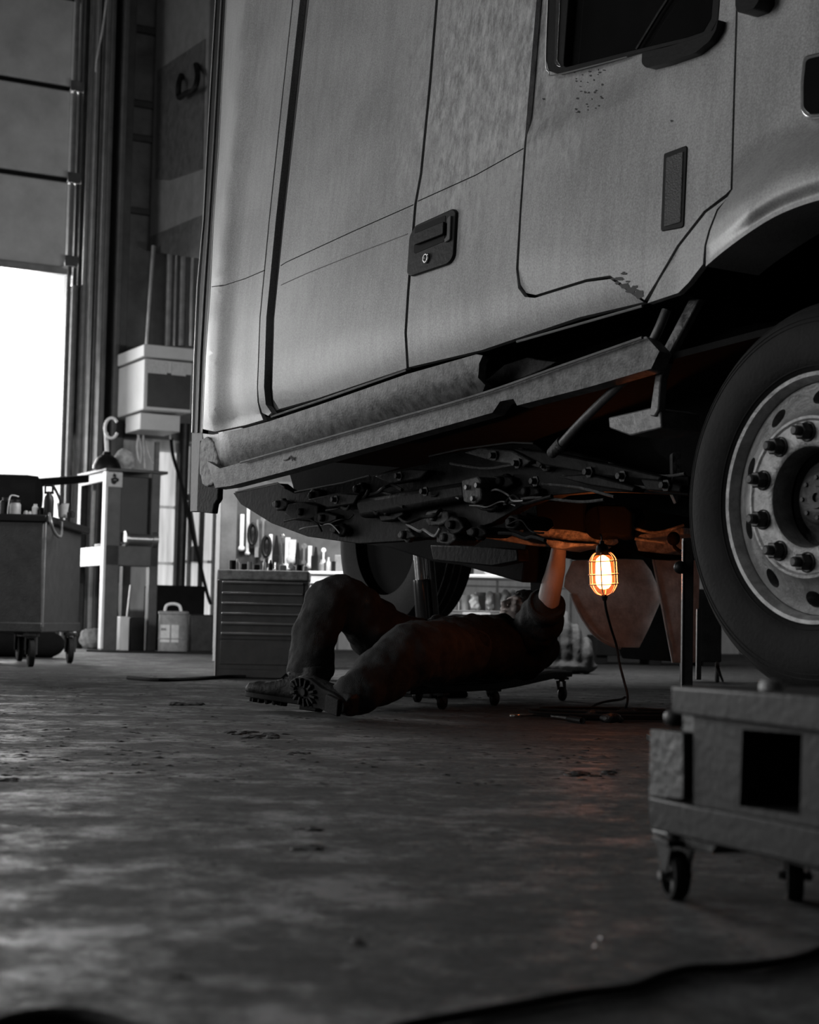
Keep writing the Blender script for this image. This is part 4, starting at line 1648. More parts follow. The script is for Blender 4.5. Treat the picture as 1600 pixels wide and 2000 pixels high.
tr_ = nt.nodes.new('ShaderNodeBsdfTransparent')
tl_ = nt.nodes.new('ShaderNodeBsdfTranslucent')
tl_.inputs[0].default_value = (.8, .55, .4, 1)
mx = nt.nodes.new('ShaderNodeMixShader')
mx.inputs[0].default_value = .07
nt.links.new(tr_.outputs[0], mx.inputs[1])
nt.links.new(tl_.outputs[0], mx.inputs[2])
nt.links.new(mx.outputs[0], nt.nodes['Material Output'].inputs[0])
bm = NB()
lathe(bm, lt, la, [(.026, .046), (.040, .056), (.050, .075), (.051, .12), (.051, .16), (.044, .185), (.028, .205), (0, .212)], 28)
link('glow_shell', bm, gm, lamp)  # translucent shell added to show the orange glow inside the cage
bm = NB()
lathe(bm, lt, la, [(0, LLn - .012), (.013, LLn - .01), (.013, LLn), (.008, LLn + .015), (0, LLn + .016)], 14)
link('strain_relief', bm, BLACK, lamp)
# cord down to the floor
bm = NB()
path = [W(1181, 1166, 6.88), W(1184, 1190, 6.92), W(1193, 1225, 7.1), W(1204, 1260, 7.2), W(1210, 1295, 7.2), W(1219, 1330, 7.15), W(1226, 1360, 7.1), W(1223, 1380, 7.1), G(1214, 1396, .008), G(1190, 1402, .008)]
tube(bm, smooth_path(path, 8), .0055, 8)
link('cord', bm, RUBBER, lamp)
bm = NB()
tube(bm, smooth_path([G(1150, 1385, .006), W(1165, 1376, 7.6), W(1185, 1370, 7.55), W(1212, 1366, 7.45), G(1221, 1362, .09)], 8), .0055, 8)
co = link('power_cord', bm, RUBBER, None)
tag(co, 'short arc of black cord rising off the floor left of the lamp cord', 'cord')

# dark heap of rags and cord under the lamp
bm = NB()
rr = random.Random(9)
for k in range(16):
    x = rr.uniform(1140, 1245)
    c = G(x, rr.uniform(1398, 1412))
    sz = rr.uniform(.02, .05)
    ellipsoid(bm, c + V((0, 0, sz * .35)), V((sz * 1.5, 0, 0)), V((0, sz, 0)), V((0, 0, sz * .55)), 10, 6)
o = link('oily_rag', bm, mat('oil_soaked_cloth', .012, .5, var=.6, scale=30, bump=.8, bscale=50), None, smooth=0)
tag(o, 'black oil-soaked rag heap on the floor under the lamp cord', 'rag')
remesh(o, .012, 2, .035, .05)
bm = NB()
c = G(1200, 1404)
for k in range(5):
    R1 = .16 + .02 * k
    tube(bm, [c + V((R1 * cos(a) * 1.5 + .01 * sin(3 * a + k), R1 * sin(a) * .8, .012 + .012 * (k % 3))) for a in [2 * pi * j / 40 for j in range(40)]], .0065, 6, closed=True)
o = link('coiled_cord', bm, RUBBER, None)
tag(o, 'loose black coil of extension cord lying around the oily rag', 'cord')


def wrench(name, a, b, label, m=CHROME):
    d = (b - a).normalized()
    s = V((-d.y, d.x, 0))
    L = (b - a).length
    t = thing(name, label, 'tool', a)
    bm = NB()
    prism(bm, [a + s * .006 + V((0, 0, .004)), b + s * .006 + V((0, 0, .004)), b - s * .006 + V((0, 0, .004)), a - s * .006 + V((0, 0, .004))], V((0, 0, .008)))
    link('shaft', bm, m, t, bevel=.002)
    bm = NB()
    lathe(bm, b + V((0, 0, .003)), V((0, 0, 1)), [(.009, 0), (.019, 0), (.019, .012), (.009, .012), (.009, 0)], 20)
    link('ring_end', bm, m, t)
    bm = NB()
    prism(bm, [a + d * p + s * q + V((0, 0, .003)) for p, q in [(.01, -.012), (-.02, -.024), (-.045, -.014), (-.025, -.008), (-.022, .008), (-.045, .014), (-.02, .024), (.01, .012)]], V((0, 0, .012)))
    link('jaw', bm, m, t, bevel=.002)


wrench('open_end_wrench', G(1015, 1402), G(1075, 1400), 'chrome wrench lying on the floor left of the lamp cord')
t = thing('ratchet_handle', 'long dark-handled ratchet on the floor between the wrench and the oily rag', 'tool', G(1080, 1402))
bm = NB()
tube(bm, [G(1078, 1399, .012), G(1110, 1403, .012)], .007, 10)
link('shaft', bm, CHROME, t)
bm = NB()
tube(bm, [G(1110, 1403, .012), G(1114, 1404, .012), G(1138, 1408, .012), G(1141, 1408, .012)], [.010, .013, .013, .009], 12)
link('grip', bm, BLACK, t)

# ================================================================== JACKS
jk = thing('telescopic_jack', 'slim chrome-edged telescopic jack leaning up to the chassis behind the person', 'jack', V((W(832, 1240, 8.8).x, W(832, 1240, 8.8).y, 0)))
ja, jb = W(812, 1008, 8.8), W(830, 1222, 8.8)
jd = (jb - ja).normalized()
foot = jb + jd * ((jb.z - .03) / -jd.z)
bm = NB()
lathe(bm, ja, jd, [(0, 0), (.030, 0), (.030, .32), (.028, .45), (0, .40)], 28)
link('piston_rod', bm, CHROME, jk)
bm = NB()
L1 = (foot - ja).length
lathe(bm, ja, jd, [(.031, .33), (.042, .33), (.044, .35), (.044, L1 - .02), (.03, L1), (0, L1)], 28)
link('cylinder', bm, mat('black_glossy_cylinder', .03, .18, .4, var=.4, bump=0), jk)
bm = NB()
tube(bm, [ja + V((.06, 0, -.02)), foot + V((.055, 0, .05))], [.018, .022], 14)
link('side_strut', bm, mat('black_glossy_cylinder', .03), jk)
bm = NB()
f0 = V((foot.x, foot.y, 0))
lathe(bm, f0, V((0, 0, 1)), [(0, 0), (.20, 0), (.20, .02), (.13, .12), (.06, .30), (.045, .34), (0, .34)], 4)
link('base', bm, LIN, jk, bevel=.01)
bm = NB()
box(bm, ja, V((.05, 0, 0)), V((0, .05, 0)), V((0, 0, .015)))
link('saddle', bm, STEELD, jk, bevel=.004)

st = thing('jack_stand', 'tall black square-tube jack stand standing behind the dolly beside the front wheel', 'jack stand', G(1340, 1450))
sb = G(1340, 1450)
bm = NB()
zt = W(1338, 1050, (sb - CAM).dot(F_)).z
box(bm, sb + V((0, 0, zt / 2)), V((.018, 0, 0)), V((0, .018, 0)), V((0, 0, zt / 2)))
link('outer_tube', bm, STEELD, st, bevel=.002)
bm = NB()
box(bm, sb + V((.045, .03, .33)), V((.008, 0, 0)), V((0, .012, 0)), V((0, 0, .12)))
link('ratchet_bar', bm, STEELG, st, bevel=.002)
bm = NB()
box(bm, sb + V((0, 0, .01)), V((.12, 0, 0)), V((0, .10, 0)), V((0, 0, .01)))
link('base_plate', bm, STEELD, st, bevel=.003)
bm = NB()
tube(bm, [sb + V((-.019, -.019, .1)), sb + V((-.019, -.019, zt - .01))], .0022, 6)
link('bare_corner', bm, EDGE, st)
bm = NB()
ellipsoid(bm, sb + V((-.03, -.03, zt - .10)), V((.022, 0, 0)), V((0, .022, 0)), V((0, 0, .022)))
tube(bm, [sb + V((-.03, -.03, zt - .10)), sb + V((0, 0, zt - .10))], .008, 8)
link('locking_knob', bm, BLACK, st)

# ================================================================== ROLLING DOLLY, lower right
dc = G(1306, 1757)
DAx = V((.303, -.953, 0)).normalized()
DBx = V((.953, .303, 0)).normalized()


def DPx(px, py, off=0):
    return plane_hit(px, py, dc + DBx * off, DBx)


dol = thing('steel_dolly', 'heavy grey steel dolly on casters at the lower right, nearest the camera', 'dolly', dc)
wd = .34
bm = NB()
prism(bm, [DPx(x, y, -.012) for x, y in [(1310, 1340), (1600, 1359), (1900, 1379), (1900, 1472), (1600, 1432), (1312, 1394)]], DBx * (wd + .03))
link('top_plank', bm, CARTP, dol, bevel=.004)
# side plate with a square opening
bm = NB()
outer = [(1355, 1398), (1900, 1470), (1900, 1800), (1600, 1697), (1452, 1662), (1355, 1640)]
inn = [(1450, 1424), (1567, 1433), (1563, 1592), (1444, 1574)]
oq = [(1355, 1398), (1450, 1410), (1567, 1426), (1900, 1470), (1900, 1640), (1900, 1800), (1560, 1690), (1444, 1660), (1355, 1640), (1355, 1560)]
iq = [(1450, 1424), (1460, 1425), (1567, 1433), (1567, 1440), (1565, 1520), (1563, 1592), (1550, 1590), (1444, 1574), (1446, 1540), (1448, 1480)]
o1 = [bm.verts.new(DPx(x, y, 0)) for x, y in oq]
i1 = [bm.verts.new(DPx(x, y, 0)) for x, y in iq]
o2 = [bm.verts.new(v.co + DBx * wd) for v in o1]
i2 = [bm.verts.new(v.co + DBx * .10) for v in i1]
for k in range(10):
    j = (k + 1) % 10
    bm.faces.new((o1[k], o1[j], i1[j], i1[k]))
    bm.faces.new((o1[k], o2[k], o2[j], o1[j]))
    bm.faces.new((i1[k], i1[j], i2[j], i2[k]))
bm.faces.new(o2)
link('side_plate', bm, CARTP, dol, smooth=30)
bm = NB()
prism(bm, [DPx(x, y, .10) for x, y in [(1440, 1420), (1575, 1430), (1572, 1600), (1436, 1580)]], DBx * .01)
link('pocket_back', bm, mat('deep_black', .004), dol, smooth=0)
bm = NB()
prism(bm, [DPx(x, y, -.012) for x, y in [(1266, 1556), (1362, 1576), (1444, 1590), (1600, 1620), (1900, 1690), (1900, 1800), (1600, 1697), (1400, 1652), (1268, 1619)]], DBx * .06)
link('lower_beam', bm, CARTP, dol, bevel=.003)
bm = NB()
prism(bm, [DPx(x, y, -.005) for x, y in rpoly([(1270, 1424), (1334, 1431), (1335, 1562), (1267, 1556)], 5)], DBx * (wd - .05))
link('end_block', bm, mat('scuffed_block', .014, .55, .0, var=.6, scale=25, bump=.4), dol, bevel=.004)
bm = NB()
prism(bm, [DPx(x, y, .02) for x, y in [(1334, 1392), (1357, 1396), (1357, 1575), (1334, 1566)]], DBx * .25)
link('corner_post', bm, STEELD, dol, smooth=0)
bm = NB()
ellipsoid(bm, DPx(1318, 1402, .03), DAx * .016, DBx * .016, V((0, 0, .014)), 12, 8)
tube(bm, [DPx(1316, 1400, .03), DPx(1345, 1420, .05)], .008, 10)
link('release_lever', bm, STEELD, dol)
bm = NB()
lathe(bm, DPx(1507, 1350, .05), V((0, 0, 1)), [(.016, 0), (.016, .008), (.013, .014), (.006, .016), (0, .013)], 20)
link('top_knob', bm, STEELG, dol)
bm = NB()
prism(bm, [DPx(x, y, .01) for x, y in [(1272, 1619), (1400, 1650), (1390, 1668), (1280, 1645)]], DBx * .12)
link('caster_plate', bm, STEELD, dol, bevel=.002)


def spoked_wheel(c, r, wdt, ax, parent, root):
    bm = NB()
    lathe(bm, c - ax * wdt / 2, ax, [(r * .76, 0), (r * .96, .001), (r, .004), (r, wdt - .004), (r * .96, wdt - .001), (r * .76, wdt), (r * .76, 0)], 40)
    w_ = link('caster_wheel', bm, RUBBER, root, parent)
    bm = NB()
    lathe(bm, c - ax * wdt * .35, ax, [(0, 0), (r * .22, 0), (r * .22, wdt * .7), (0, wdt * .7)], 20)
    x, y = frame_of(ax)
    for k in range(5):
        a = 2 * pi * k / 5 + .3
        dd = x * cos(a) + y * sin(a)
        box(bm, c + dd * r * .49, dd * r * .31, dd.cross(ax) * r * .12, ax * wdt * .22)
    link('spokes', bm, STEELG, root, w_, bevel=.001)


for (px_, py_, rot, off) in ((1306, 1712, .1, .012), (1553, 1712, .5, .28)):
    r = .0345
    if px_ < 1400:
        c = dc + V((0, 0, r)) + DBx * .01
    else:
        q = G(1553, 1758)
        c = V((q.x, q.y, r))
    ax = (DBx * cos(rot) + DAx * sin(rot)).normalized()
    fw = V((-ax.y, ax.x, 0))
    bm = NB()
    for s in (-1, 1):
        prism(bm, [c + ax * (.017 * s) + fw * a + V((0, 0, z)) for a, z in [(-.008, -.006), (.008, -.006), (.012, .004), (.034, .044), (-.026, .044), (-.012, .01)]], ax * .003)
    box(bm, c + fw * .004 + V((0, 0, .047)), ax * .022, fw * .032, V((0, 0, .004)))
    ht = .06 if px_ < 1400 else .05
    tube(bm, [c + V((0, 0, .048)), c + V((0, 0, ht))], .013, 14)
    cf = link('caster_fork', bm, CARTP, dol, bevel=.0012)
    bm = NB()
    tube(bm, [c - ax * .024, c + ax * .024], .006, 10)
    link('axle_bolt', bm, STEELG, dol, cf)
    spoked_wheel(c, r, .024, ax, cf, dol)
# rear pair, further in, carry the far side
for q in (dc + DBx * .30 + DAx * .02,):
    c = V((q.x, q.y, .0345))
    bm = NB()
    tube(bm, [c, c + V((0, 0, .12))], .010, 12)
    cf = link('caster_fork', bm, CARTP, dol)
    spoked_wheel(c, .0345, .024, DBx, cf, dol)

# ================================================================== CORDS ON THE FLOOR
bm = NB()
tube(bm, smooth_path([G(700, 2040, .006), G(790, 2005, .006), G(900, 1984, .006), G(1000, 1966, .006), G(1130, 1942, .006), G(1230, 1930, .006), G(1290, 1908, .006), G(1350, 1893, .006), G(1450, 1888, .006),
                      G(1560, 1872, .006), G(1640, 1840, .006), G(1760, 1800, .006)], 8), .0058, 12)
o = link('extension_cord', bm, RUBBER, None)
tag(o, 'thick black cord snaking across the floor along the bottom edge towards the dolly', 'cord')
bm = NB()
tube(bm, smooth_path([G(-60, 2020, .006), G(40, 1992, .006), G(130, 1985, .006), G(210, 1996, .006), G(300, 2030, .006)], 8), .009, 12)
o = link('air_hose', bm, RUBBER, None)
tag(o, 'black hose bend on the floor at the bottom left corner', 'hose')
for pts, lab in (([(250, 1324), (310, 1328), (380, 1326), (440, 1322), (480, 1322)], 'thin dark cable lying on the floor in front of the tool chest'),
                 ([(170, 1271), (240, 1273), (330, 1274), (430, 1276)], 'dark cable lying on the floor along the foot of the shop press')):
    bm = NB()
    tube(bm, smooth_path([G(x, y, .01) for x, y in pts], 6), .012, 8)
    o = link('floor_cable', bm, RUBBER, None)
    tag(o, lab, 'cable')
bm = NB()
tube(bm, smooth_path([W(1401, 1295, 8), W(1404, 1310, 8), G(1412, 1330, .01)], 6), .008, 8)
o = link('hanging_wire', bm, RUBBER, None)
tag(o, 'short black wire end hanging to the floor between the front wheel and the jack stand', 'wire')

# dirt on the floor
bm = NB()
rr = random.Random(4)


def crumb(c, s):
    h = s * rr.uniform(.10, .28)
    n = 7
    vs = [bm.verts.new(c + V((cos(2 * pi * k / n) * s * rr.uniform(.6, 1.3), sin(2 * pi * k / n) * s * rr.uniform(.6, 1.3), 0))) for k in range(n)]
    t = bm.verts.new(c + V((rr.uniform(-.5, .5) * s, rr.uniform(-.5, .5) * s, h)))
    for k in range(n):
        bm.faces.new((vs[k], vs[(k + 1) % n], t))


for _ in range(3800):
    D = rr.uniform(1.6, 3.4) ** 2
    x = rr.uniform(-100, 1700)
    p = CAM + V((ray(x, 1200).x, 1, 0)) * D
    p.z = 0
    crumb(p, rr.choice((.004, .006, .008, .012)) * rr.uniform(.6, 1.2) * (1.3 if D > 4 else .45))
o = link('floor_grit', bm, mat('loose_dirt', .028, .8, var=.6, scale=50, bump=0), None, smooth=0)
tag(o, 'scattered crumbs of dirt and grit over the concrete floor', 'dirt', kind='stuff')
rr = random.Random(8)
k = 0
DL = ['oily dirt streak on the floor just below the near boot, leftmost of three', 'middle one of three oily dirt streaks below the boots', 'rightmost of three oily dirt streaks below the boots',
      'small round black dirt clump on the floor below the boot sole', 'broad dark dirt patch in the middle of the open floor', 'dark dirt patch in the lower middle of the floor, near the bottom cord',
      'small black dirt spot nearest the bottom left corner of the floor', 'small dirt crumb patch just right of the lower middle patch', 'thin dirt smear right above the broad patch in the middle of the floor',
      'wide faint dirt smear on the floor left of the dolly', 'thin dirt smear on the floor between the cable and the far boot toe', 'black dirt spot at the left edge of the floor', 'upright little dirt crumb on the floor left of the dolly caster']
for kk, (cx, cy, sx, sy) in enumerate(((470, 1432, 34, 5), (505, 1440, 40, 5), (535, 1436, 30, 5), (585, 1472, 24, 4), (600, 1656, 36, 7), (700, 1842, 30, 10), (355, 1906, 22, 8), (880, 1828, 16, 6), (600, 1620, 34, 4),
                       (1150, 1512, 50, 7), (365, 1376, 40, 4), (15, 1522, 28, 6), (1110, 1800, 8, 10))):
    bm = NB()
    c0 = G(cx, cy)
    for j in range(12):
        p = G(cx + rr.uniform(-sx, sx) * .8, cy + rr.uniform(-sy, sy) * .6)
        q = rr.uniform(.22, .42) * (G(cx + sx, cy) - c0).length
        ellipsoid(bm, p, V((q, 0, 0)), V((0, q * 1.2, 0)), V((0, 0, min(.010, q * .2))), 10, 6)
    o = link('dirt_clump', bm, mat('oily_dirt', .010, .7, var=.6, scale=40, bump=.9, bscale=60), None, smooth=60)
    tag(o, DL[kk], 'dirt', 'oily dirt patches on the floor')
    remesh(o, .006, 1, .010, .02)
for x, y, lab in ((1175, 1832, 'upper one of two tiny shiny metal bits on the floor left of the dolly caster'), (1163, 1848, 'lower one of two tiny shiny metal bits on the floor')):
    bm = NB()
    ellipsoid(bm, G(x, y, .002), V((.0025, 0, 0)), V((0, .003, 0)), V((0, 0, .002)), 10, 6)
    o = link('metal_shaving', bm, CHROME, None)
    tag(o, lab, 'metal bit', 'metal bits')

# ================================================================== LEFT SIDE: press, cart, boxes, wall fittings


def side_pt(px_near, D, z):
    """point at depth D below/above a pixel column"""
    r = ray(px_near, 1200)
    p = CAM + V((r.x, r.y, 0)) * D
    return V((p.x, p.y, z))


def zat(py, px, D):
    return W(px, py, D).z


def oriented(bm, p0, ex, lx, ey, ly, z0, z1):
    """box from a corner along ex, ey (unit) with lengths lx, ly"""
    box(bm, p0 + ex * lx / 2 + ey * ly / 2 + V((0, 0, (z0 + z1) / 2)), ex * lx / 2, ey * ly / 2, V((0, 0, (z1 - z0) / 2)))


WHB = mat('light_grey_enamel', .6, .45, 0, var=.1, scale=3, bump=.03)
# added glowing panels that brighten the lower wall between press and column
fm = bpy.data.materials.new('glowing_wall_panel')
fm.use_nodes = True
nt = fm.node_tree
b_ = nt.nodes['Principled BSDF']
n_ = nt.nodes.new('ShaderNodeTexNoise')
n_.inputs['Scale'].default_value = 2.2
n_.inputs['Detail'].default_value = 6
r_ = nt.nodes.new('ShaderNodeValToRGB')
r_.color_ramp.elements[0].position = .3
r_.color_ramp.elements[0].color = (.30, .30, .30, 1)
r_.color_ramp.elements[1].position = .68
r_.color_ramp.elements[1].color = (.72, .72, .72, 1)
nt.links.new(n_.outputs['Fac'], r_.inputs[0])
nt.links.new(r_.outputs[0], b_.inputs['Emission Color'])
b_.inputs['Emission Strength'].default_value = 1.25
b_.inputs['Base Color'].default_value = (.5, .5, .5, 1)
wi = struct(bpy.data.objects.new('glow_panel_1', None))
COL.objects.link(wi)
sa, za = ws(303, 1180)
sb_, zb = ws(412, 868)
wi.location = wpt(sa, 0)
zt_ = ws(360, 868)[1]
cols = [(303, 340, 880), (344, 366, 868), (370, 388, 868), (392, 414, 868), (455, 475, 900), (480, 492, 900), (500, 515, 900)]
for x0, x1, ty in cols:
    bm = NB()
    z0s = .35
    zs = ws(x0, ty)[1]
    n = 3
    for k in range(n):
        wslab(bm, ws(x0, 1000)[0], ws(x1, 1000)[0], z0s + (zs - z0s) * k / n + .02, z0s + (zs - z0s) * (k + 1) / n - .02, .03, .05)
    link('glow_pane', bm, fm, wi, smooth=0)
bm = NB()
for x in (300, 342, 368, 390, 416):
    s_ = ws(x, 1000)[0]
    wslab(bm, s_ - .025, s_ + .025, .2, zt_, .03, .09)
link('glow_pane_frame', bm, MIDG, wi, smooth=0)

# drain pipe and conduit on the wall
for x, r, y0, lab in ((345, .065, 830, 'thick dark vertical pipe on the bright lower wall right of the press'), (384, .03, 1000, 'thin dark vertical pipe on the bright lower wall near the free column')):
    bm = NB()
    tube(bm, [wpt(ws(x, 1000)[0], 0, .18), wpt(ws(x + 2, 1000)[0], ws(x, y0)[1], .18)], r, 12)
    o = link('wall_pipe', bm, STEELD, None)
    tag(o, lab, 'pipe')
bm = NB()
tube(bm, smooth_path([WL(334, 855, .3), WL(338, 890, .3), WL(350, 930, .3), WL(362, 975, .3), WL(375, 1040, .3), WL(388, 1090, .3), WL(405, 1160, .3), WL(412, 1180, .3)], 6), .022, 8)
o = link('wall_cable', bm, RUBBER, None)
tag(o, 'black cable sagging diagonally across the bright lower wall from the control box', 'cable')
t = thing('wall_lever', 'dark lever with a knob fixed on the bright wall beside the pipe', 'lever', WL(385, 1080, .2))
bm = NB()
box(bm, WL(385, 1082, .25), WX * .06, WN * .05, V((0, 0, .10)))
link('bracket', bm, STEELD, t, bevel=.01)
bm = NB()
tube(bm, [WL(385, 1075, .3), WL(378, 1030, .3), WL(368, 965, .3)], .02, 8)
link('arm', bm, STEELD, t)

# control box on the wall
cbx = thing('electrical_box', 'boxy control cabinet on the wall above the press, its left side bright white', 'electrical box', wpt(ws(250, 750)[0], 3, 0))
OFF = 1.5
pa, pb = WL(283, 700, OFF), WL(377, 700, OFF)
wdx = (pb - pa).dot(WX)
zt2, zb2 = WL(283, 672, OFF).z, WL(283, 800, OFF).z
p0 = V((pa.x, pa.y, 0))
bm = NB()
oriented(bm, p0, WX, wdx, -WN, OFF - .02, zb2, zt2 - .17)
link('cabinet', bm, WHB, cbx, bevel=.012)
bm = NB()
oriented(bm, p0 - WX * .02 + WN * .02, WX, wdx + .03, -WN, OFF + .0, zt2 - .15, zt2)
link('lid', bm, WHB, cbx, bevel=.012)
bm = NB()
oriented(bm, p0 + WX * .04 + WN * .012, WX, wdx - .06, -WN, .012, zb2 + .04, zt2 - .32)
link('front_panel', bm, mat('black_front_panel', .03, .4, bump=.05), cbx, bevel=.004)
for x0, x1 in ((.03, .36), (.44, .68)):
    bm = NB()
    oriented(bm, p0 + WX * x0 * wdx / .8 + WN * .02, WX, (x1 - x0) * wdx / .8, -WN, .01, zt2 - .34, zt2 - .19)
    link('paper_tag', bm, PAPER, cbx, smooth=0)
bm = NB()
q = p0 - WN * (OFF * .93) - WX * .03 + V((0, 0, (zb2 + zt2) / 2 - .1))
box(bm, q, WX * .03, WN * .03, V((0, 0, .09)))
link('latch', bm, BLACK, cbx, bevel=.008)
bm = NB()
oriented(bm, p0 - WN * .15 + WX * .02, WX, .5, -WN, .55, zb2 - .22, zb2 - .02)
link('cable_trunk', bm, WHB, cbx, bevel=.01)
# wires hanging from it
for pts in ([(262, 822), (270, 850), (276, 880), (274, 905)], [(275, 835), (268, 870), (272, 900)], [(284, 812), (280, 850), (281, 880), (284, 915)], [(284, 860), (292, 890), (300, 905)],
            [(333, 812), (332, 840), (333, 858)]):
    bm = NB()
    tube(bm, smooth_path([WL(x, y, .7) for x, y in pts], 5), .014, 8)
    link('hanging_wire', bm, PALE, cbx)
# upper cabinet, conduits between the two
UOFF = .95
uc = thing('wall_cabinet', 'tall grey metal cabinet high on the wall with a black latch handle, behind the cab', 'cabinet', wpt(ws(300, 400)[0], 6, 0))
un = WL(292, 492, 0)
du = -WN
# side facing the bay: far edge at x=292, near edge at x~415
ua = WL(291, 492, .1)
ua = V((ua.x, ua.y, 0))
zU = zat(492, 291, (WL(291, 492, .1) - CAM).dot(F_))
Lq = 1.9
bm = NB()
oriented(bm, ua, WN, Lq, WX, .9, zU, 9.0)
link('cabinet', bm, mat('grey_cabinet', .17, .5, .1, var=.2, scale=5, bump=.1), uc, bevel=.01)


def UPp(px, py, off=0):
    return plane_hit(px, py, ua - WX * off, WX)


bm = NB()
prism(bm, [UPp(x, y, .012) for x, y in [(307, 138), (400, 76), (395, 330), (330, 352), (303, 350)]], WX * .012)
link('front_plate', bm, mat('worn_plate', .085, .5, .2, var=.4, scale=9, bump=.2), uc, smooth=0)
bm = NB()
prism(bm, [UPp(x, y, .008) for x, y in [(293, 462), (394, 420), (391, 505), (291, 491)]], WX * .009)
link('bottom_band', bm, mat('worn_plate', .085), uc, smooth=0)
bm = NB()
tube(bm, smooth_path([UPp(383, 127, .03), UPp(386, 150, .12), UPp(379, 175, .16), UPp(362, 183, .16), UPp(350, 190, .12), UPp(349, 165, .12), UPp(354, 148, .03)], 5), .035, 10)
link('latch_handle', bm, BLACK, uc)
for i, (x0, x1, r, m_) in enumerate(((300, 286, .03, EDGE), (344, 339, .028, EDGE), (333, 328, .045, STEELG), (359, 354, .05, STEELG), (376, 372, .035, EDGE))):
    bm = NB()
    tube(bm, [WL(x0, 480, .55), WL(x1, 676, .55)], r, 10)
    o = link('conduit', bm, m_, None)
    tag(o, ['leftmost', 'middle', 'second', 'fourth', 'rightmost'][i] + ' vertical conduit pipe between the wall cabinet and the control box', 'conduit', 'conduits above the control box')
bm = NB()
tube(bm, smooth_path([WL(208, 0, .6), WL(200, 60, .6), WL(190, 110, .6), WL(187, 140, .6)], 5), .012, 6)
o = link('hanging_cable', bm, PALE, None)
tag(o, 'thin pale cable hanging at the top in front of the steel column', 'cable')

# shop press ---------------------------------------------------------------
PD = 18.9
pr0 = side_pt(200, PD, 0)
press = thing('shop_press', 'tall dark H-frame shop press with bright left edges, standing below the control box', 'press', pr0)
zz = lambda py, px=205: zat(py, px, PD)
wP = (side_pt(300, PD * 1.02, 0) - pr0).length
WXp, WNp = WX, -WN


def pbox(name, a0, a1, b0, b1, y0, y1, m, **k):
    """a along the front (fraction), b depth in metres, y pixel rows"""
    bm = NB()
    oriented(bm, pr0 + WXp * a0 * wP + WNp * b0, WXp, (a1 - a0) * wP, WNp, b1 - b0, zz(y1), zz(y0))
    return link(name, bm, m, press, bevel=k.get('bevel', .008))


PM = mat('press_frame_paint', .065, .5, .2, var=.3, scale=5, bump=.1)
dP = .95
floor_y = 1268
z0 = 0.0
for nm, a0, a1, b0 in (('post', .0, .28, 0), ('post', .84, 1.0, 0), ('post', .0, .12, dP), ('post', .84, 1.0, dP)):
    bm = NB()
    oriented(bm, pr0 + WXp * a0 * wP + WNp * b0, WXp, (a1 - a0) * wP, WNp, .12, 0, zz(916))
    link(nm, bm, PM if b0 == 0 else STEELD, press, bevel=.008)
bm = NB()
oriented(bm, pr0 - WXp * .012 - WNp * .004, WXp, .03, WNp, .10, .02, zz(918))
link('post_flange', bm, WHITEM, press, bevel=.004)
pbox('top_plate', -.03, 1.12, -.03, dP + .12, 912, 918, PM)
pbox('side_beam', 0, .05, 0, dP + .1, 918, 938, PM)
pbox('table_beam', 0, 1.0, .0, .14, 1063, 1104, PM)
bm = NB()
oriented(bm, pr0 - WXp * .01, WXp, .03, WNp, dP + .1, zz(1104), zz(1066))
link('table_side', bm, WHITEM, press, bevel=.006)
pbox('tool_box', .3, .84, .1, .5, 925, 1060, mat('dark_box_steel', .02, .5, bump=.1))  # dark steel box between the press posts
pbox('shelf_plate', .28, .86, .0, dP, 1056, 1062, PM)
bm = NB()
lathe(bm, pr0 + WXp * .36 * wP + V((0, 0, zz(1050))), WX, [(0, 0), (.09, 0), (.09, .03), (.06, .03), (.06, .32), (.09, .32), (.09, .38), (0, .38)], 20)
o = link('steel_roller', bm, EDGE, None)
tag(o, 'shiny steel roller lying inside the shop press above its table beam', 'roller')
bm = NB()
oriented(bm, pr0 + WXp * .0 * wP - WNp * .02, WXp, .23 * wP + .03, WNp, .01, zz(949), zz(920))
lbl = link('notice', bm, PAPER, press, smooth=0)
# handwritten marks: a small 4-like tick over a looped scrawl


def pm(a, y):
    return pr0 + WXp * a * wP - WNp * .028 + V((0, 0, zz(y)))


bm = NB()
tube(bm, [pm(.130, 923), pm(.105, 928), pm(.155, 928.4)], .011, 6)
tube(bm, [pm(.140, 924.5), pm(.140, 930)], .010, 6)
tube(bm, smooth_path([pm(.075, 936), pm(.10, 933), pm(.15, 932.5), pm(.19, 934), pm(.18, 937), pm(.13, 938), pm(.09, 937.5), pm(.10, 941), pm(.13, 942), pm(.15, 939)], 4), .013, 6)
link('handwriting', bm, INK, press, lbl)
# things on and in the press
t = thing('hand_winch', 'dark bell-shaped winch with a bright ring handle standing on top of the press', 'winch', pr0 + V((0, 0, zz(912))))
c = pr0 + WXp * .12 * wP + WNp * .25
zt0 = zz(911)
bm = NB()
lathe(bm, c + V((0, 0, zt0)), V((0, 0, 1)), [(0, 0), (.16, 0), (.16, .04), (.12, .12), (.05, .17), (.04, .2), (0, .2)], 24)
link('body', bm, BLACK, t)
bm = NB()
tube(bm, [c + V((0, 0, zt0 + .18)), c + V((-.02, 0, zt0 + .42))], .025, 10)
link('stem', bm, WHITEM, t)
bm = NB()
cc2 = W(218, 836, (c - CAM).dot(F_))
tube(bm, [cc2 + V((cos(a) * .075, 0, sin(a) * .115)) for a in [pi * .2 + 2 * pi * k / 24 * .86 for k in range(24)]], .018, 8)
link('ring_handle', bm, WHITEM, t)
bm = NB()
ellipsoid(bm, pr0 + WXp * .48 * wP + WNp * .3 + V((0, 0, zt0 + .12)), V((.13, 0, 0)), V((0, .1, 0)), V((0, 0, .13)), 16, 10)
o = link('crumpled_bag', bm, RAG, None, smooth=0)
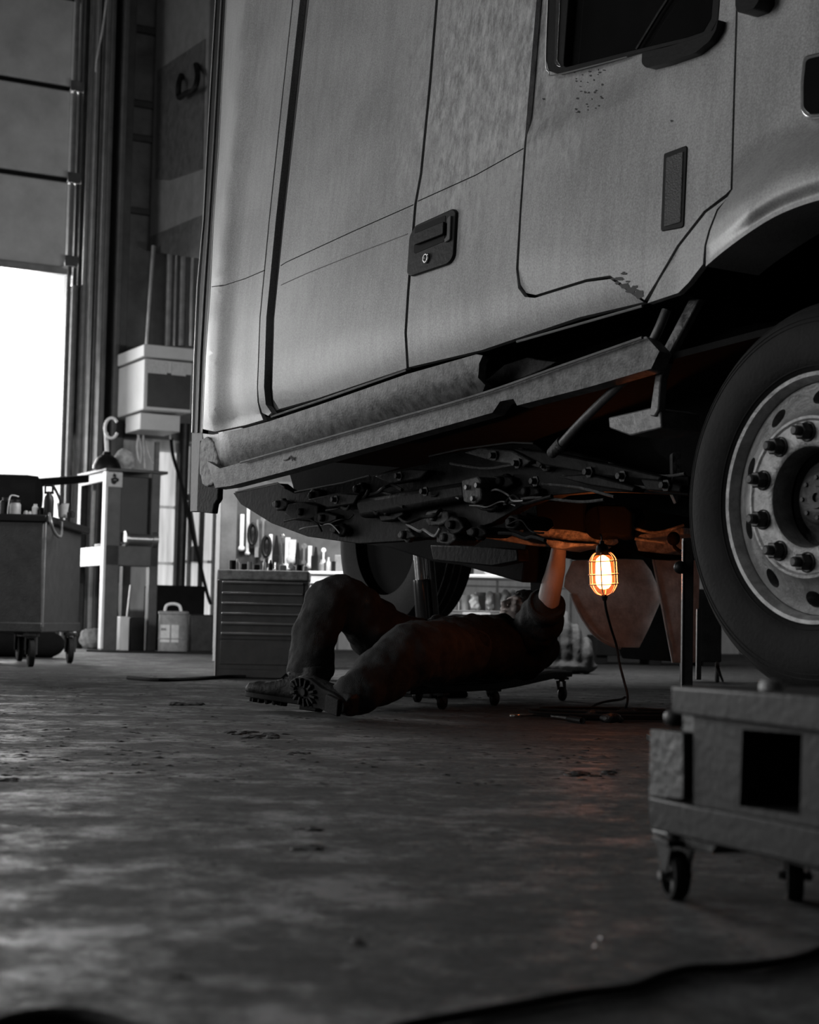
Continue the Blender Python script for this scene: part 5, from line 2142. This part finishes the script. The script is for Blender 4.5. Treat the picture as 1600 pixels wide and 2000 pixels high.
tag(o, 'crumpled pale bag on top of the press right of the winch', 'bag')
remesh(o, .02, 1, .06, .08)
bm = NB()
tube(bm, [pr0 + WXp * .62 * wP + WNp * .4 + V((0, 0, .05)), pr0 + WXp * .66 * wP + WNp * .3 + V((0, 0, zz(1140)))], .012, 8)
o = link('pry_bar', bm, EDGE, None)
tag(o, 'thin bright bar standing upright between the press legs', 'bar')
bm = NB()
oriented(bm, side_pt(237, PD + .1, 0), WX, .10, -WN, .2, 0, zat(1204, 237, PD))
o = link('metal_can', bm, WHB, None, bevel=.01)
tag(o, 'square pale can on the floor between the press legs', 'can')
bm = NB()
oriented(bm, side_pt(256, PD + .15, 0), WX, .17, -WN, .2, 0, zat(1206, 237, PD))
o = link('dark_can', bm, BLACK, None, bevel=.01)
tag(o, 'square dark can beside the pale can between the press legs', 'can')
bm = NB()
ellipsoid(bm, side_pt(180, 19.6, .12), V((.14, 0, 0)), V((0, .1, 0)), V((0, 0, .12)), 14, 8)
o = link('crumpled_rag', bm, RAG, None, smooth=0)
tag(o, 'crumpled pale rag on the floor left of the press post', 'rag')
remesh(o, .02, 1, .07, .08)
# five-gallon pail
pc = side_pt(339, 18.6, 0)
pail = thing('pail', 'round metal pail with a handle and paper labels standing right of the press', 'pail', pc)
hz = zat(1190, 339, 18.6)
bm = NB()
lathe(bm, pc, V((0, 0, 1)), [(0, 0), (.155, 0), (.16, .01), (.16, hz * .3), (.165, hz * .31), (.165, hz * .33), (.16, hz * .34), (.16, hz - .06), (.168, hz - .05), (.168, hz - .03), (.15, hz - .02), (0, hz - .02)], 32)
link('body', bm, MIDG, pail)
bm = NB()
tube(bm, smooth_path([pc + V((-.09, -.05, hz - .03)), pc + V((-.07, -.06, hz + .04)), pc + V((0, -.06, hz + .06)), pc + V((.07, -.06, hz + .04)), pc + V((.09, -.05, hz - .03))], 5), .016, 8)
link('handle', bm, WHITEM, pail)
for a0, a1, dark in ((-2.45, -1.65, 0), (-1.55, -1.05, 1)):
    bm = NB()
    n = 8
    v0 = [bm.verts.new(pc + V((cos(a0 + (a1 - a0) * k / n) * .163, sin(a0 + (a1 - a0) * k / n) * .163, hz * .24))) for k in range(n + 1)]
    v1 = [bm.verts.new(v.co + V((0, 0, hz * .40))) for v in v0]
    for k in range(n):
        bm.faces.new((v0[k], v0[k + 1], v1[k + 1], v1[k]))
    lb2 = link('label', bm, PAPER, pail)
    if not dark:
        bm = NB()
        for zf in (.52, .55):
            tube(bm, [pc + V((cos(a) * .165, sin(a) * .165, hz * zf)) for a in (-2.35, -2.2, -2.0, -1.9)], .004, 4)
        link('print_lines', bm, INK, pail, lb2)
bm = NB()
oriented(bm, side_pt(302, 19.6, 0), WX, .62, -WN, .4, .0, zat(1142, 330, 19.4))
o = link('storage_crate', bm, LIN, None, bevel=.02)
tag(o, 'dark crate standing behind the pail against the bright wall', 'crate')
bm = NB()
oriented(bm, side_pt(372, 18.8, 0), WX, .28, -WN, .3, .0, zat(1200, 380, 18.8))
o = link('dark_box', bm, STEELD, None, bevel=.02)
tag(o, 'dark grey box on the floor right of the pail', 'box')

# wheeled tool cart at the left edge ----------------------------------------------
CD = 12.45
cx0 = side_pt(80, CD, 0)
cart = thing('tool_cart', 'dark steel tool cart on big casters at the left edge before the bay', 'cart', G(40, 1300))
zcb, zct = zat(1236, 80, CD), zat(1004, 80, CD)
CM = mat('cart_steel', .036, .5, .25, var=.3, scale=14, bump=.25, bscale=90)
ex, ey = V((-1, 0, 0)), V((-.21, 1, 0)).normalized()
rx = side_pt(154, 14.1, 0)
ey = (rx - cx0).normalized()
dpt = (rx - cx0).length
bm = NB()
prism(bm, [cx0 + V((0, 0, zcb + .06)), rx + V((0, 0, zcb + .06)), rx + ex * 1.3 + V((0, 0, zcb + .06)), cx0 + ex * 1.3 + V((0, 0, zcb + .06))], V((0, 0, zct - zcb - .10)))
cb_o = link('body', bm, CM, cart, bevel=.012)
bm = NB()
prism(bm, [cx0 + V((.01, -.01, zcb)), rx + V((.015, 0, zcb)), rx + ex * 1.32 + V((0, 0, zcb)), cx0 + ex * 1.32 + V((0, -.01, zcb))], V((0, 0, .075)))
link('base_tray', bm, CM, cart, bevel=.01)
bm = NB()
prism(bm, [cx0 + V((.02, -.02, zct - .06)), rx + V((.07, .0, zct - .06)), rx + ex * 1.34 + V((0, 0, zct - .06)), cx0 + ex * 1.34 + V((0, -.02, zct - .06))], V((0, 0, .06)))
link('top_tray', bm, BLACK, cart, bevel=.012)
bm = NB()
box(bm, cx0 + ey * .02 + V((.003, 0, (zcb + zct) / 2)), V((.012, 0, 0)), V((0, .012, 0)), V((0, 0, (zct - zcb) / 2 - .04)))
link('corner_edge', bm, STEELG, cart, bevel=.004)
for pxw, Dw in ((62, 12.5), (138, 13.6), (40, 14.0), (-40, 12.5)):
    g0 = side_pt(pxw, Dw, 0)
    bm = NB()
    lathe(bm, g0 + V((-.025, 0, .105)), V((1, .35, 0)), [(0, 0), (.03, 0), (.032, .006), (.09, .006), (.104, .012), (.105, .03), (.104, .045), (.09, .05), (.03, .052), (0, .052)], 28)
    cw = link('caster_wheel', bm, RUBBER, cart)
    bm = NB()
    for q_ in (-.035, .035):
        box(bm, g0 + V((q_ + .005, 0, .16)), V((.006, 0, 0)), V((0, .03, 0)), V((0, 0, .07)))
    box(bm, g0 + V((.005, 0, .235)), V((.05, 0, 0)), V((0, .05, 0)), V((0, 0, .012)))
    link('caster_fork', bm, STEELD, cart, cw, bevel=.004)
# things on the cart
ztop = zct


def on_cart(px, D=12.7):
    return side_pt(px, D, ztop)


c = on_cart(88)
sp = thing('spray_bottle', 'dark spray bottle with a hose standing on the cart against the bright bay', 'bottle', c)
sc_ = 3300 / 12.7
bm = NB()
lathe(bm, c, V((0, 0, 1)), [(0, 0), (.036, 0), (.038, .01), (.038, .12), (.033, .15), (.018, .17), (.016, .19), (0, .19)], 20)
link('body', bm, BLACK, sp)
bm = NB()
box(bm, c + V((0, 0, .235)), V((.034, 0, 0)), V((0, .015, 0)), V((0, 0, .008)))
box(bm, c + V((-.030, 0, .205)), V((.005, 0, 0)), V((0, .015, 0)), V((0, 0, .035)))
box(bm, c + V((.026, 0, .205)), V((.006, 0, 0)), V((0, .015, 0)), V((0, 0, .035)))
box(bm, c + V((0, 0, .18)), V((.034, 0, 0)), V((0, .015, 0)), V((0, 0, .008)))
link('handle_loop', bm, BLACK, sp, bevel=.003)
bm = NB()
tube(bm, smooth_path([c + V((.03, 0, .23)), c + V((.06, 0, .18)), c + V((.085, 0, .12)), c + V((.08, 0, .09))], 5), .010, 8)
link('spout', bm, BLACK, sp)
c = on_cart(116, 12.8)
bm = NB()
lathe(bm, c, V((0, 0, 1)), [(0, 0), (.032, 0), (.046, .105), (.049, .108), (.044, .108), (.03, .01), (0, .01)], 24)
o = link('paper_cup', bm, MIDG, None)
tag(o, 'grey tapered cup on the cart right of the spray bottle', 'cup')
c = on_cart(22, 12.7)
jr = thing('glass_jar', 'squat jar with a pale wire bail on the cart near the left edge', 'jar', c)
bm = NB()
lathe(bm, c, V((0, 0, 1)), [(0, 0), (.042, 0), (.044, .01), (.044, .085), (.034, .10), (0, .10)], 20)
link('body', bm, MIDG, jr)
bm = NB()
lathe(bm, c + V((0, 0, .10)), V((0, 0, 1)), [(0, 0), (.038, 0), (.038, .022), (0, .024)], 20)
link('lid', bm, BLACK, jr)
bm = NB()
tube(bm, smooth_path([c + V((-.05, -.02, .0)), c + V((-.045, -.02, .08)), c + V((-.03, -.02, .15)), c + V((.03, -.02, .145))], 5), .005, 6)
link('bail', bm, WHITEM, jr)
for px_, w_, h_, m_, lab in ((44, .018, .045, PALE, 'small pale cap on the cart right of the jar'), (52, .016, .04, WHITEM, 'small white cap on the cart, second right of the jar'),
                             (62, .024, .095, WHITEM, 'little white-striped bottle on the cart left of the spray bottle'), (4, .05, .14, BLACK, 'black bottle on the cart at the very left edge'),
                             (132, .03, .05, BLACK, 'small black pot on the cart right of the cup'), (74, .03, .07, BLACK, 'small black can on the cart touching the spray bottle')):
    bm = NB()
    lathe(bm, on_cart(px_, 12.75), V((0, 0, 1)), [(0, 0), (w_, 0), (w_, h_ * .75), (w_ * .6, h_ * .85), (w_ * .6, h_), (0, h_)], 16)
    o = link('small_container', bm, m_, None)
    tag(o, lab, 'container')
bm = NB()
tube(bm, smooth_path([W(96, 1000, 12.9), W(98, 1012, 12.42), W(104, 1035, 12.42), W(113, 1047, 12.6), W(119, 1045, 12.8), W(120, 1020, 12.9)], 6), .012, 8)
o = link('hose_loop', bm, STEELG, None)
tag(o, 'grey hose loop hanging over the right side of the tool cart', 'hose')
# dark tank and beam in front of the bay
bm = NB()
tk = side_pt(20, 16.0, 0)
lathe(bm, tk + V((-.9, 0, zat(965, 20, 16))), V((1, .1, 0)), [(0, 0), (.12, 0), (.19, .05), (.20, .2), (.20, 1.0), (.19, 1.1), (.12, 1.14), (0, 1.15)], 28)
tn = link('pressure_tank', bm, LIN, None)
tag(tn, 'dark rounded tank behind the tool cart, silhouetted against the bright bay', 'tank')
bm = NB()
a_, b__ = W(60, 944, 17.0), W(168, 935, 18.4)
dd = (b__ - a_).normalized()
box(bm, (a_ + b__) / 2, dd * ((b__ - a_).length / 2), V((-dd.y, dd.x, 0)) * .04, V((0, 0, .042)))
box(bm, V(((W(-60, 940, 16.5).x + a_.x) / 2, 16.8, a_.z - .0)), V((.32, 0, 0)), V((0, .04, 0)), V((0, 0, .06)))
o = link('overhead_rail', bm, LIN, None, bevel=.01)
tag(o, 'dark horizontal rail running from behind the cart to the press, across the bright bay', 'rail')
# leg holding the tank and rail
bm = NB()
for x_, D_ in ((-10, 16.3), (66, 17.1)):
    q = side_pt(x_, D_, 0)
    abox(bm, q.x - .03, q.x + .03, q.y - .03, q.y + .03, 0, zat(950, x_, D_))
fj = link('rail_support', bm, LIN, None)
tag(fj, 'dark upright legs behind the cart that carry the tank and rail', 'support')
# floor jack under the cart
g = side_pt(90, 15.2, .12)
fj = thing('floor_jack', 'low dark floor jack lying behind and under the tool cart', 'jack', g)
bm = NB()
lathe(bm, g + V((-.9, 0, 0)), V((1, .12, 0)), [(0, 0), (.09, 0), (.12, .04), (.12, .95), (.08, 1.02), (.03, 1.06), (0, 1.06)], 20)
link('cylinder', bm, LIN, fj)
bm = NB()
box(bm, g + V((-.45, .1, .06)), V((.25, 0, 0)), V((0, .12, 0)), V((0, 0, .09)))
link('frame', bm, LIN, fj, bevel=.02)

# ================================================================== TOOL CHEST
TD = 11.0
tA, tB = side_pt(423, TD, 0), side_pt(601, TD + .02, 0)
wT = (tB - tA).length
tx = (tB - tA).normalized()
ty = V((-tx.y, tx.x, 0))
chest = thing('tool_chest', 'grey rolling tool chest with bright drawer pulls behind the bent knees', 'tool chest', (tA + tB) / 2)
zT = lambda py: zat(py, 500, TD)


def cbox(a0, a1, y0, y1, d0, d1):
    bm = NB()
    oriented(bm, tA + tx * a0 + ty * d0, tx, a1 - a0, ty, d1 - d0, max(0, zT(y1)), zT(y0))
    return bm


link('body', cbox(0, wT, 1134, 1310, .0, .45), TOOLGR, chest, bevel=.006)
link('base', cbox(.0, wT, 1306, 1324, .0, .45), TOOLGR, chest, bevel=.004)
link('top_tray', cbox(-.004, wT + .004, 1113, 1133, -.01, .46), mat('worn_tray', .26, .5, .2, var=.6, scale=16, bump=.3), chest, bevel=.012)
rows = [1139, 1160, 1180, 1200, 1219, 1239, 1250]
for i in range(6):
    y0, y1 = rows[i], rows[i + 1] - 1
    d_ = link('drawer', cbox(.03, wT - .03, y0, y1, -.008, .02), TOOLGR, chest, bevel=.002)
    bm = cbox(.034, wT - .034, y0 - 3.5, y0 + 1.2, -.026, -.006)
    link('pull', bm, CHROME if i < 4 else EDGE, chest, d_, bevel=.003)
link('drawer', cbox(.03, wT - .03, 1252, 1298, -.008, .02), TOOLGR, chest, bevel=.003)
bm = NB()
tube(bm, [tA + V((0, -.003, zT(1128))), tA + V((0, -.003, .01))], .004, 6)
link('corner_edge', bm, WHITEM, chest)
# clutter in the chest's top tray
rr = random.Random(31)

# ================================================================== WORKBENCH AND CLUTTER BEHIND
BD = 13.2
bA, bB = side_pt(604, BD, 0), side_pt(1052, BD + .1, 0)
bx = (bB - bA).normalized()
by = V((-bx.y, bx.x, 0))
bL = (bB - bA).length
zB = lambda py: zat(py, 760, BD)
bench = thing('workbench', 'long pale-topped workbench with drawers and a lower shelf, seen beneath the truck', 'workbench', (bA + bB) / 2)


def bbox(a0, a1, y0, y1, d0, d1):
    bm = NB()
    f = lambda px: (side_pt(px, BD, 0) - bA).dot(bx)
    oriented(bm, bA + bx * f(a0) + by * d0, bx, f(a1) - f(a0), by, d1 - d0, max(0, zB(y1)), zB(y0))
    return bm


link('bench_top', bbox(600, 1060, 1118, 1125, -.02, .65), WHITEM, bench, bevel=.006)
for a0, a1 in ((604, 668), (670, 712)):
    d_ = link('drawer', bbox(a0, a1, 1127, 1143, -.01, .5), WHITEM if a0 == 604 else PALE, bench, bevel=.004)
    d2 = link('drawer', bbox(a0, a1, 1147, 1200, -.01, .5), WHITEM if a0 == 604 else MIDG, bench, bevel=.004)
    link('pull', bbox(a0 + 4, a1 - 4, 1143, 1148, -.03, .0), BLACK, bench, d2, bevel=.002)
link('lower_shelf', bbox(712, 1060, 1189, 1194, .0, .6), STEELG, bench, bevel=.003)
link('kick_panel', bbox(850, 1060, 1194, 1228, .0, .04), STEELG, bench, bevel=.003)
link('kick_plate', bbox(905, 960, 1193, 1226, -.01, .0), PALE, bench, bevel=.003)
for a in (606, 712, 850, 1050):
    link('leg', bbox(a, a + 6, 1125, 1330, .02, .08), STEELG, bench, bevel=.002)
link('back_board', bbox(450, 1060, 930, 1118, .68, .72), mat('dark_tool_board', .05, .7, var=.4, scale=6, bump=.1), bench, bevel=.002)


def bp_(px, py, d):
    f = (side_pt(px, BD, 0) - bA).dot(bx)
    q = bA + bx * f + by * d
    return V((q.x, q.y, zB(py)))


VAL = [WHITEM, PALE, MIDG, STEELG, BLACK, STEELD, CHROME, RAG]
VN = {CHROME.name: 'chrome', WHITEM.name: 'white', PALE.name: 'pale grey', MIDG.name: 'mid grey', STEELG.name: 'steel grey', BLACK.name: 'black', STEELD.name: 'dark steel', CHROME.name: 'shiny', RAG.name: 'pale cloth'}
S = 1 / (FPX / BD)       # metres per pixel at the bench


def bottle(p, r, h, m, nm='bottle'):
    bm = NB()
    lathe(bm, p, V((0, 0, 1)), [(0, 0), (r, 0), (r, h * .62), (r * .45, h * .78), (r * .4, h), (0, h)], 16)
    return link(nm, bm, m, None)


def can(p, r, h, m, nm='can'):
    bm = NB()
    lathe(bm, p, V((0, 0, 1)), [(0, 0), (r, 0), (r, h), (r * .92, h), (r * .9, h - .01), (0, h - .01)], 18)
    return link(nm, bm, m, None)


def bxx(p, w_, h, m, nm='box'):
    bm = NB()
    abox(bm, p.x - w_ / 2, p.x + w_ / 2, p.y, p.y + w_ * .8, p.z, p.z + h)
    return link(nm, bm, m, None, bevel=.006)


def rag(p, w_, h, m, nm='rag'):
    bm = NB()
    ellipsoid(bm, p + V((0, 0, h / 2)), V((w_ / 2, 0, 0)), V((0, w_ * .4, 0)), V((0, 0, h / 2)), 14, 8)
    ellipsoid(bm, p + V((w_ * .3, 0, h / 3)), V((w_ / 3, 0, 0)), V((0, w_ * .3, 0)), V((0, 0, h / 3)), 12, 6)
    o = link(nm, bm, m, None, smooth=0)
    remesh(o, .012, 1, .05, .05)
    return o


def hang(p, w_, h, m, kind):
    """a tool hanging on the board; p its top"""
    bm = NB()
    if kind == 'hanging_wrench':
        box(bm, p - V((0, 0, h / 2)), V((w_ * .22, 0, 0)), V((0, .01, 0)), V((0, 0, h / 2)))
        lathe(bm, p + V((0, .012, -w_ * .5)), V((0, -1, 0)), [(w_ * .25, 0), (w_ * .6, 0), (w_ * .6, .02), (w_ * .25, .02), (w_ * .25, 0)], 14)
        lathe(bm, p + V((0, .012, -h + w_ * .4)), V((0, -1, 0)), [(w_ * .2, 0), (w_ * .5, 0), (w_ * .5, .02), (w_ * .2, .02), (w_ * .2, 0)], 14)
    elif kind == 'hanging_hose':
        tube(bm, [p + V((cos(a) * w_ / 2, 0, -h / 2 + sin(a) * h / 2)) for a in [2 * pi * k / 24 for k in range(24)]], .014, 8, closed=True)
        tube(bm, [p + V((cos(a) * w_ / 2.3, .02, -h / 2 + sin(a) * h / 2.2)) for a in [2 * pi * k / 24 for k in range(24)]], .014, 8, closed=True)
    elif kind == 'hanging_saw':
        prism(bm, [p + V((-w_ / 2, 0, -h * .75)), p + V((w_ / 2, 0, -h * .75)), p + V((w_ * .15, 0, 0)), p + V((-w_ * .15, 0, 0))], V((0, .008, 0)))
        box(bm, p + V((0, 0, -h * .87)), V((w_ * .4, 0, 0)), V((0, .015, 0)), V((0, 0, h * .13)))
    else:
        box(bm, p - V((0, 0, h / 2)), V((w_ / 2, 0, 0)), V((0, .012, 0)), V((0, 0, h / 2)))
        ellipsoid(bm, p - V((0, 0, h)), V((w_ * .9, 0, 0)), V((0, .02, 0)), V((0, 0, w_ * .8)), 12, 6)
    return link(kind, bm, m, None, bevel=.002)


def pre(o, label, cat, grp):
    tag(o, label, cat, grp)


# tools hanging on the board: (x, top, width, height) in photo pixels
HG = [(462, 1000, 8, 70, 'hanging_bar', WHITEM), (474, 985, 6, 95, 'hanging_bar', PALE), (484, 1020, 16, 42, 'hanging_hose', BLACK), (493, 1010, 10, 78, 'hanging_saw', MIDG),
      (505, 1005, 9, 90, 'hanging_wrench', STEELG), (513, 1045, 16, 40, 'hanging_hose', BLACK), (521, 1040, 7, 72, 'hanging_bar', WHITEM), (533, 1042, 14, 55, 'hanging_saw', BLACK),
      (545, 1040, 8, 66, 'hanging_wrench', CHROME), (556, 1046, 10, 60, 'hanging_bar', WHITEM), (566, 1050, 14, 40, 'hanging_bar', PALE), (577, 1056, 12, 46, 'hanging_saw', BLACK), (590, 1058, 10, 42, 'hanging_wrench', STEELG),
      (602, 1062, 8, 40, 'hanging_bar', PALE), (614, 1064, 12, 36, 'hanging_saw', BLACK), (630, 1066, 8, 30, 'hanging_wrench', WHITEM)]
for i, (x, y, w_, h, kd, m_) in enumerate(HG):
    o = hang(bp_(x, y, .63 - .02 * (i % 3)), w_ * S, h * S, m_, kd)
    nm = {'hanging_bar': 'long narrow tool', 'hanging_hose': 'coiled hose', 'hanging_saw': 'tapered saw-like tool', 'hanging_wrench': 'wrench'}[kd]
    nb = ['at the left end', 'left of centre', 'in the middle', 'right of centre', 'at the right end'][min(4, i * 5 // len(HG))]
    nth = ['first', 'second', 'third', 'fourth', 'fifth', 'sixth', 'seventh', 'eighth', 'ninth', 'tenth', 'eleventh', 'twelfth', 'thirteenth', 'fourteenth', 'fifteenth', 'sixteenth'][i]
    pre(o, '%s %s hanging on the tool board, %s from the column' % (VN[m_.name], nm, nth), 'tool', 'tools hanging above the tool chest')
# things on the chest top
CT = [(452, 14, 18, BLACK, 'can'), (461, 9, 22, WHITEM, 'bottle'), (474, 12, 14, BLACK, 'box'), (486, 10, 16, MIDG, 'can'), (499, 12, 12, BLACK, 'box'), (514, 7, 24, WHITEM, 'bottle'), (526, 9, 20, BLACK, 'bottle'),
      (538, 8, 16, CHROME, 'can'), (550, 14, 12, STEELG, 'box'), (566, 18, 16, RAG, 'rag'), (582, 12, 12, BLACK, 'can'), (594, 8, 16, PALE, 'bottle')]
S2 = TD / FPX
FN = {'can': can, 'bottle': bottle, 'box': bxx, 'rag': rag}
prev = 'the left corner'
for i, (x, w_, h, m_, kd) in enumerate(CT):
    p = side_pt(x, TD + .12 + .06 * (i % 3), zT(1112))
    a = (p, w_ * S2 * (.5 if kd in ('can', 'bottle') else 1), h * S2, m_)
    o = FN[kd](*a)
    me = '%s %s' % (VN[m_.name].replace(' cloth', ''), kd)
    pre(o, 'small %s on top of the tool chest, next after %s' % (me, prev), kd, 'clutter on the tool chest')
    prev = 'the ' + me if i else 'the ' + me
# things on the bench top, left of the jack
BT = [(612, 14, 30, BLACK, 'can'), (626, 10, 24, MIDG, 'bottle'), (640, 9, 30, PALE, 'bottle'), (650, 8, 20, BLACK, 'can'), (662, 20, 34, MIDG, 'box'), (682, 16, 28, STEELG, 'box'), (698, 12, 22, BLACK, 'can'), (706, 10, 14, PALE, 'can'),
      (798, 26, 40, STEELG, 'can'), (862, 16, 26, BLACK, 'bottle'), (880, 14, 18, BLACK, 'can'), (896, 26, 9, PALE, 'box'), (922, 14, 18, BLACK, 'can'), (940, 22, 16, STEELG, 'box'), (968, 30, 10, PALE, 'rag'), (1000, 20, 10, STEELG, 'box'), (1030, 16, 10, WHITEM, 'box')]
prev = 'the drawer corner'
for i, (x, w_, h, m_, kd) in enumerate(BT):
    p = bp_(x, 1118, .12 + .1 * (i % 3)) + V((0, 0, .003))
    o = FN[kd](p, w_ * S * (.5 if kd in ('can', 'bottle') else 1), h * S, m_)
    me = '%s %s' % (VN[m_.name].replace(' cloth', ''), kd)
    pre(o, '%s on the workbench top, next right of %s' % (me, prev), kd, 'clutter on the workbench top')
    prev = 'the ' + me
# tubs and rags on the lower shelf
LT = [(858, 18, 44, WHITEM, 'bottle'), (874, 20, 38, BLACK, 'can'), (888, 14, 26, WHITEM, 'rag'), (912, 24, 30, WHITEM, 'can'), (930, 20, 34, WHITEM, 'rag'), (944, 22, 36, MIDG, 'can'), (960, 18, 40, RAG, 'rag'), (975, 26, 36, PALE, 'can'),
      (992, 20, 42, MIDG, 'rag'), (1008, 22, 44, WHITEM, 'rag'), (1024, 18, 30, BLACK, 'can')]
prev = 'the jack'
for i, (x, w_, h, m_, kd) in enumerate(LT):
    p = bp_(x, 1189, .10 + .08 * (i % 2)) + V((0, 0, .003))
    o = FN[kd](p, w_ * S * (.5 if kd in ('can', 'bottle') else 1), h * S, m_, {'can': 'tub'}.get(kd, kd))
    me = '%s %s' % (VN[m_.name].replace(' cloth', ''), {'can': 'tub'}.get(kd, kd))
    pre(o, '%s on the lower bench shelf, next right of %s' % (me, prev), {'can': 'tub'}.get(kd, kd), 'tubs and rags on the lower shelf')
    prev = 'the ' + me
# dim tarp and lumps on the floor behind the arm
bm = NB()
rr = random.Random(17)
q = side_pt(1112, 13.5, 0)
for dx, hh, ww in ((-.12, .46, .05), (-.03, .50, .06), (.06, .40, .05), (.14, .30, .06), (.0, .12, .24)):
    ellipsoid(bm, q + V((dx, 0, hh * .5)), V((ww, 0, 0)), V((0, .15, 0)), V((0, 0, hh * .52)), 14, 8)
o = link('crumpled_tarp', bm, mat('dull_tarp', .045, .8, var=.4, scale=8, bump=.3), None, smooth=0)
tag(o, 'crumpled grey tarp heaped on the floor behind the raised arm', 'tarp')
remesh(o, .015, 1, .035, .12)
bm = NB()
q = side_pt(1372, 12.0, 0)
abox(bm, q.x - .16, q.x + .14, q.y, q.y + .3, zat(1293, 1372, 12), zat(1150, 1372, 12))
abox(bm, q.x - .15, q.x - .12, q.y + .02, q.y + .05, 0, zat(1290, 1372, 12))
abox(bm, q.x + .10, q.x + .13, q.y + .02, q.y + .05, 0, zat(1290, 1372, 12))
o = link('side_bin', bm, STEELD, None, bevel=.01)
tag(o, 'dark grey bin on short legs seen between the jack stand and the front wheel', 'bin')
bm = NB()
q0, q1 = side_pt(1165, 17.0, 0), side_pt(1400, 17.0, 0)
abox(bm, q0.x, q1.x, 17.0, 17.9, .09, zat(1243, 1280, 17))
for f in (.05, .5, .95):
    x_ = q0.x + (q1.x - q0.x) * f
    abox(bm, x_ - .06, x_ + .06, 17.05, 17.8, 0, .1)
o = link('low_pallet', bm, LIN, None, bevel=.01)
tag(o, 'low dark loaded pallet on the floor far behind the hanging lamp cord', 'pallet')
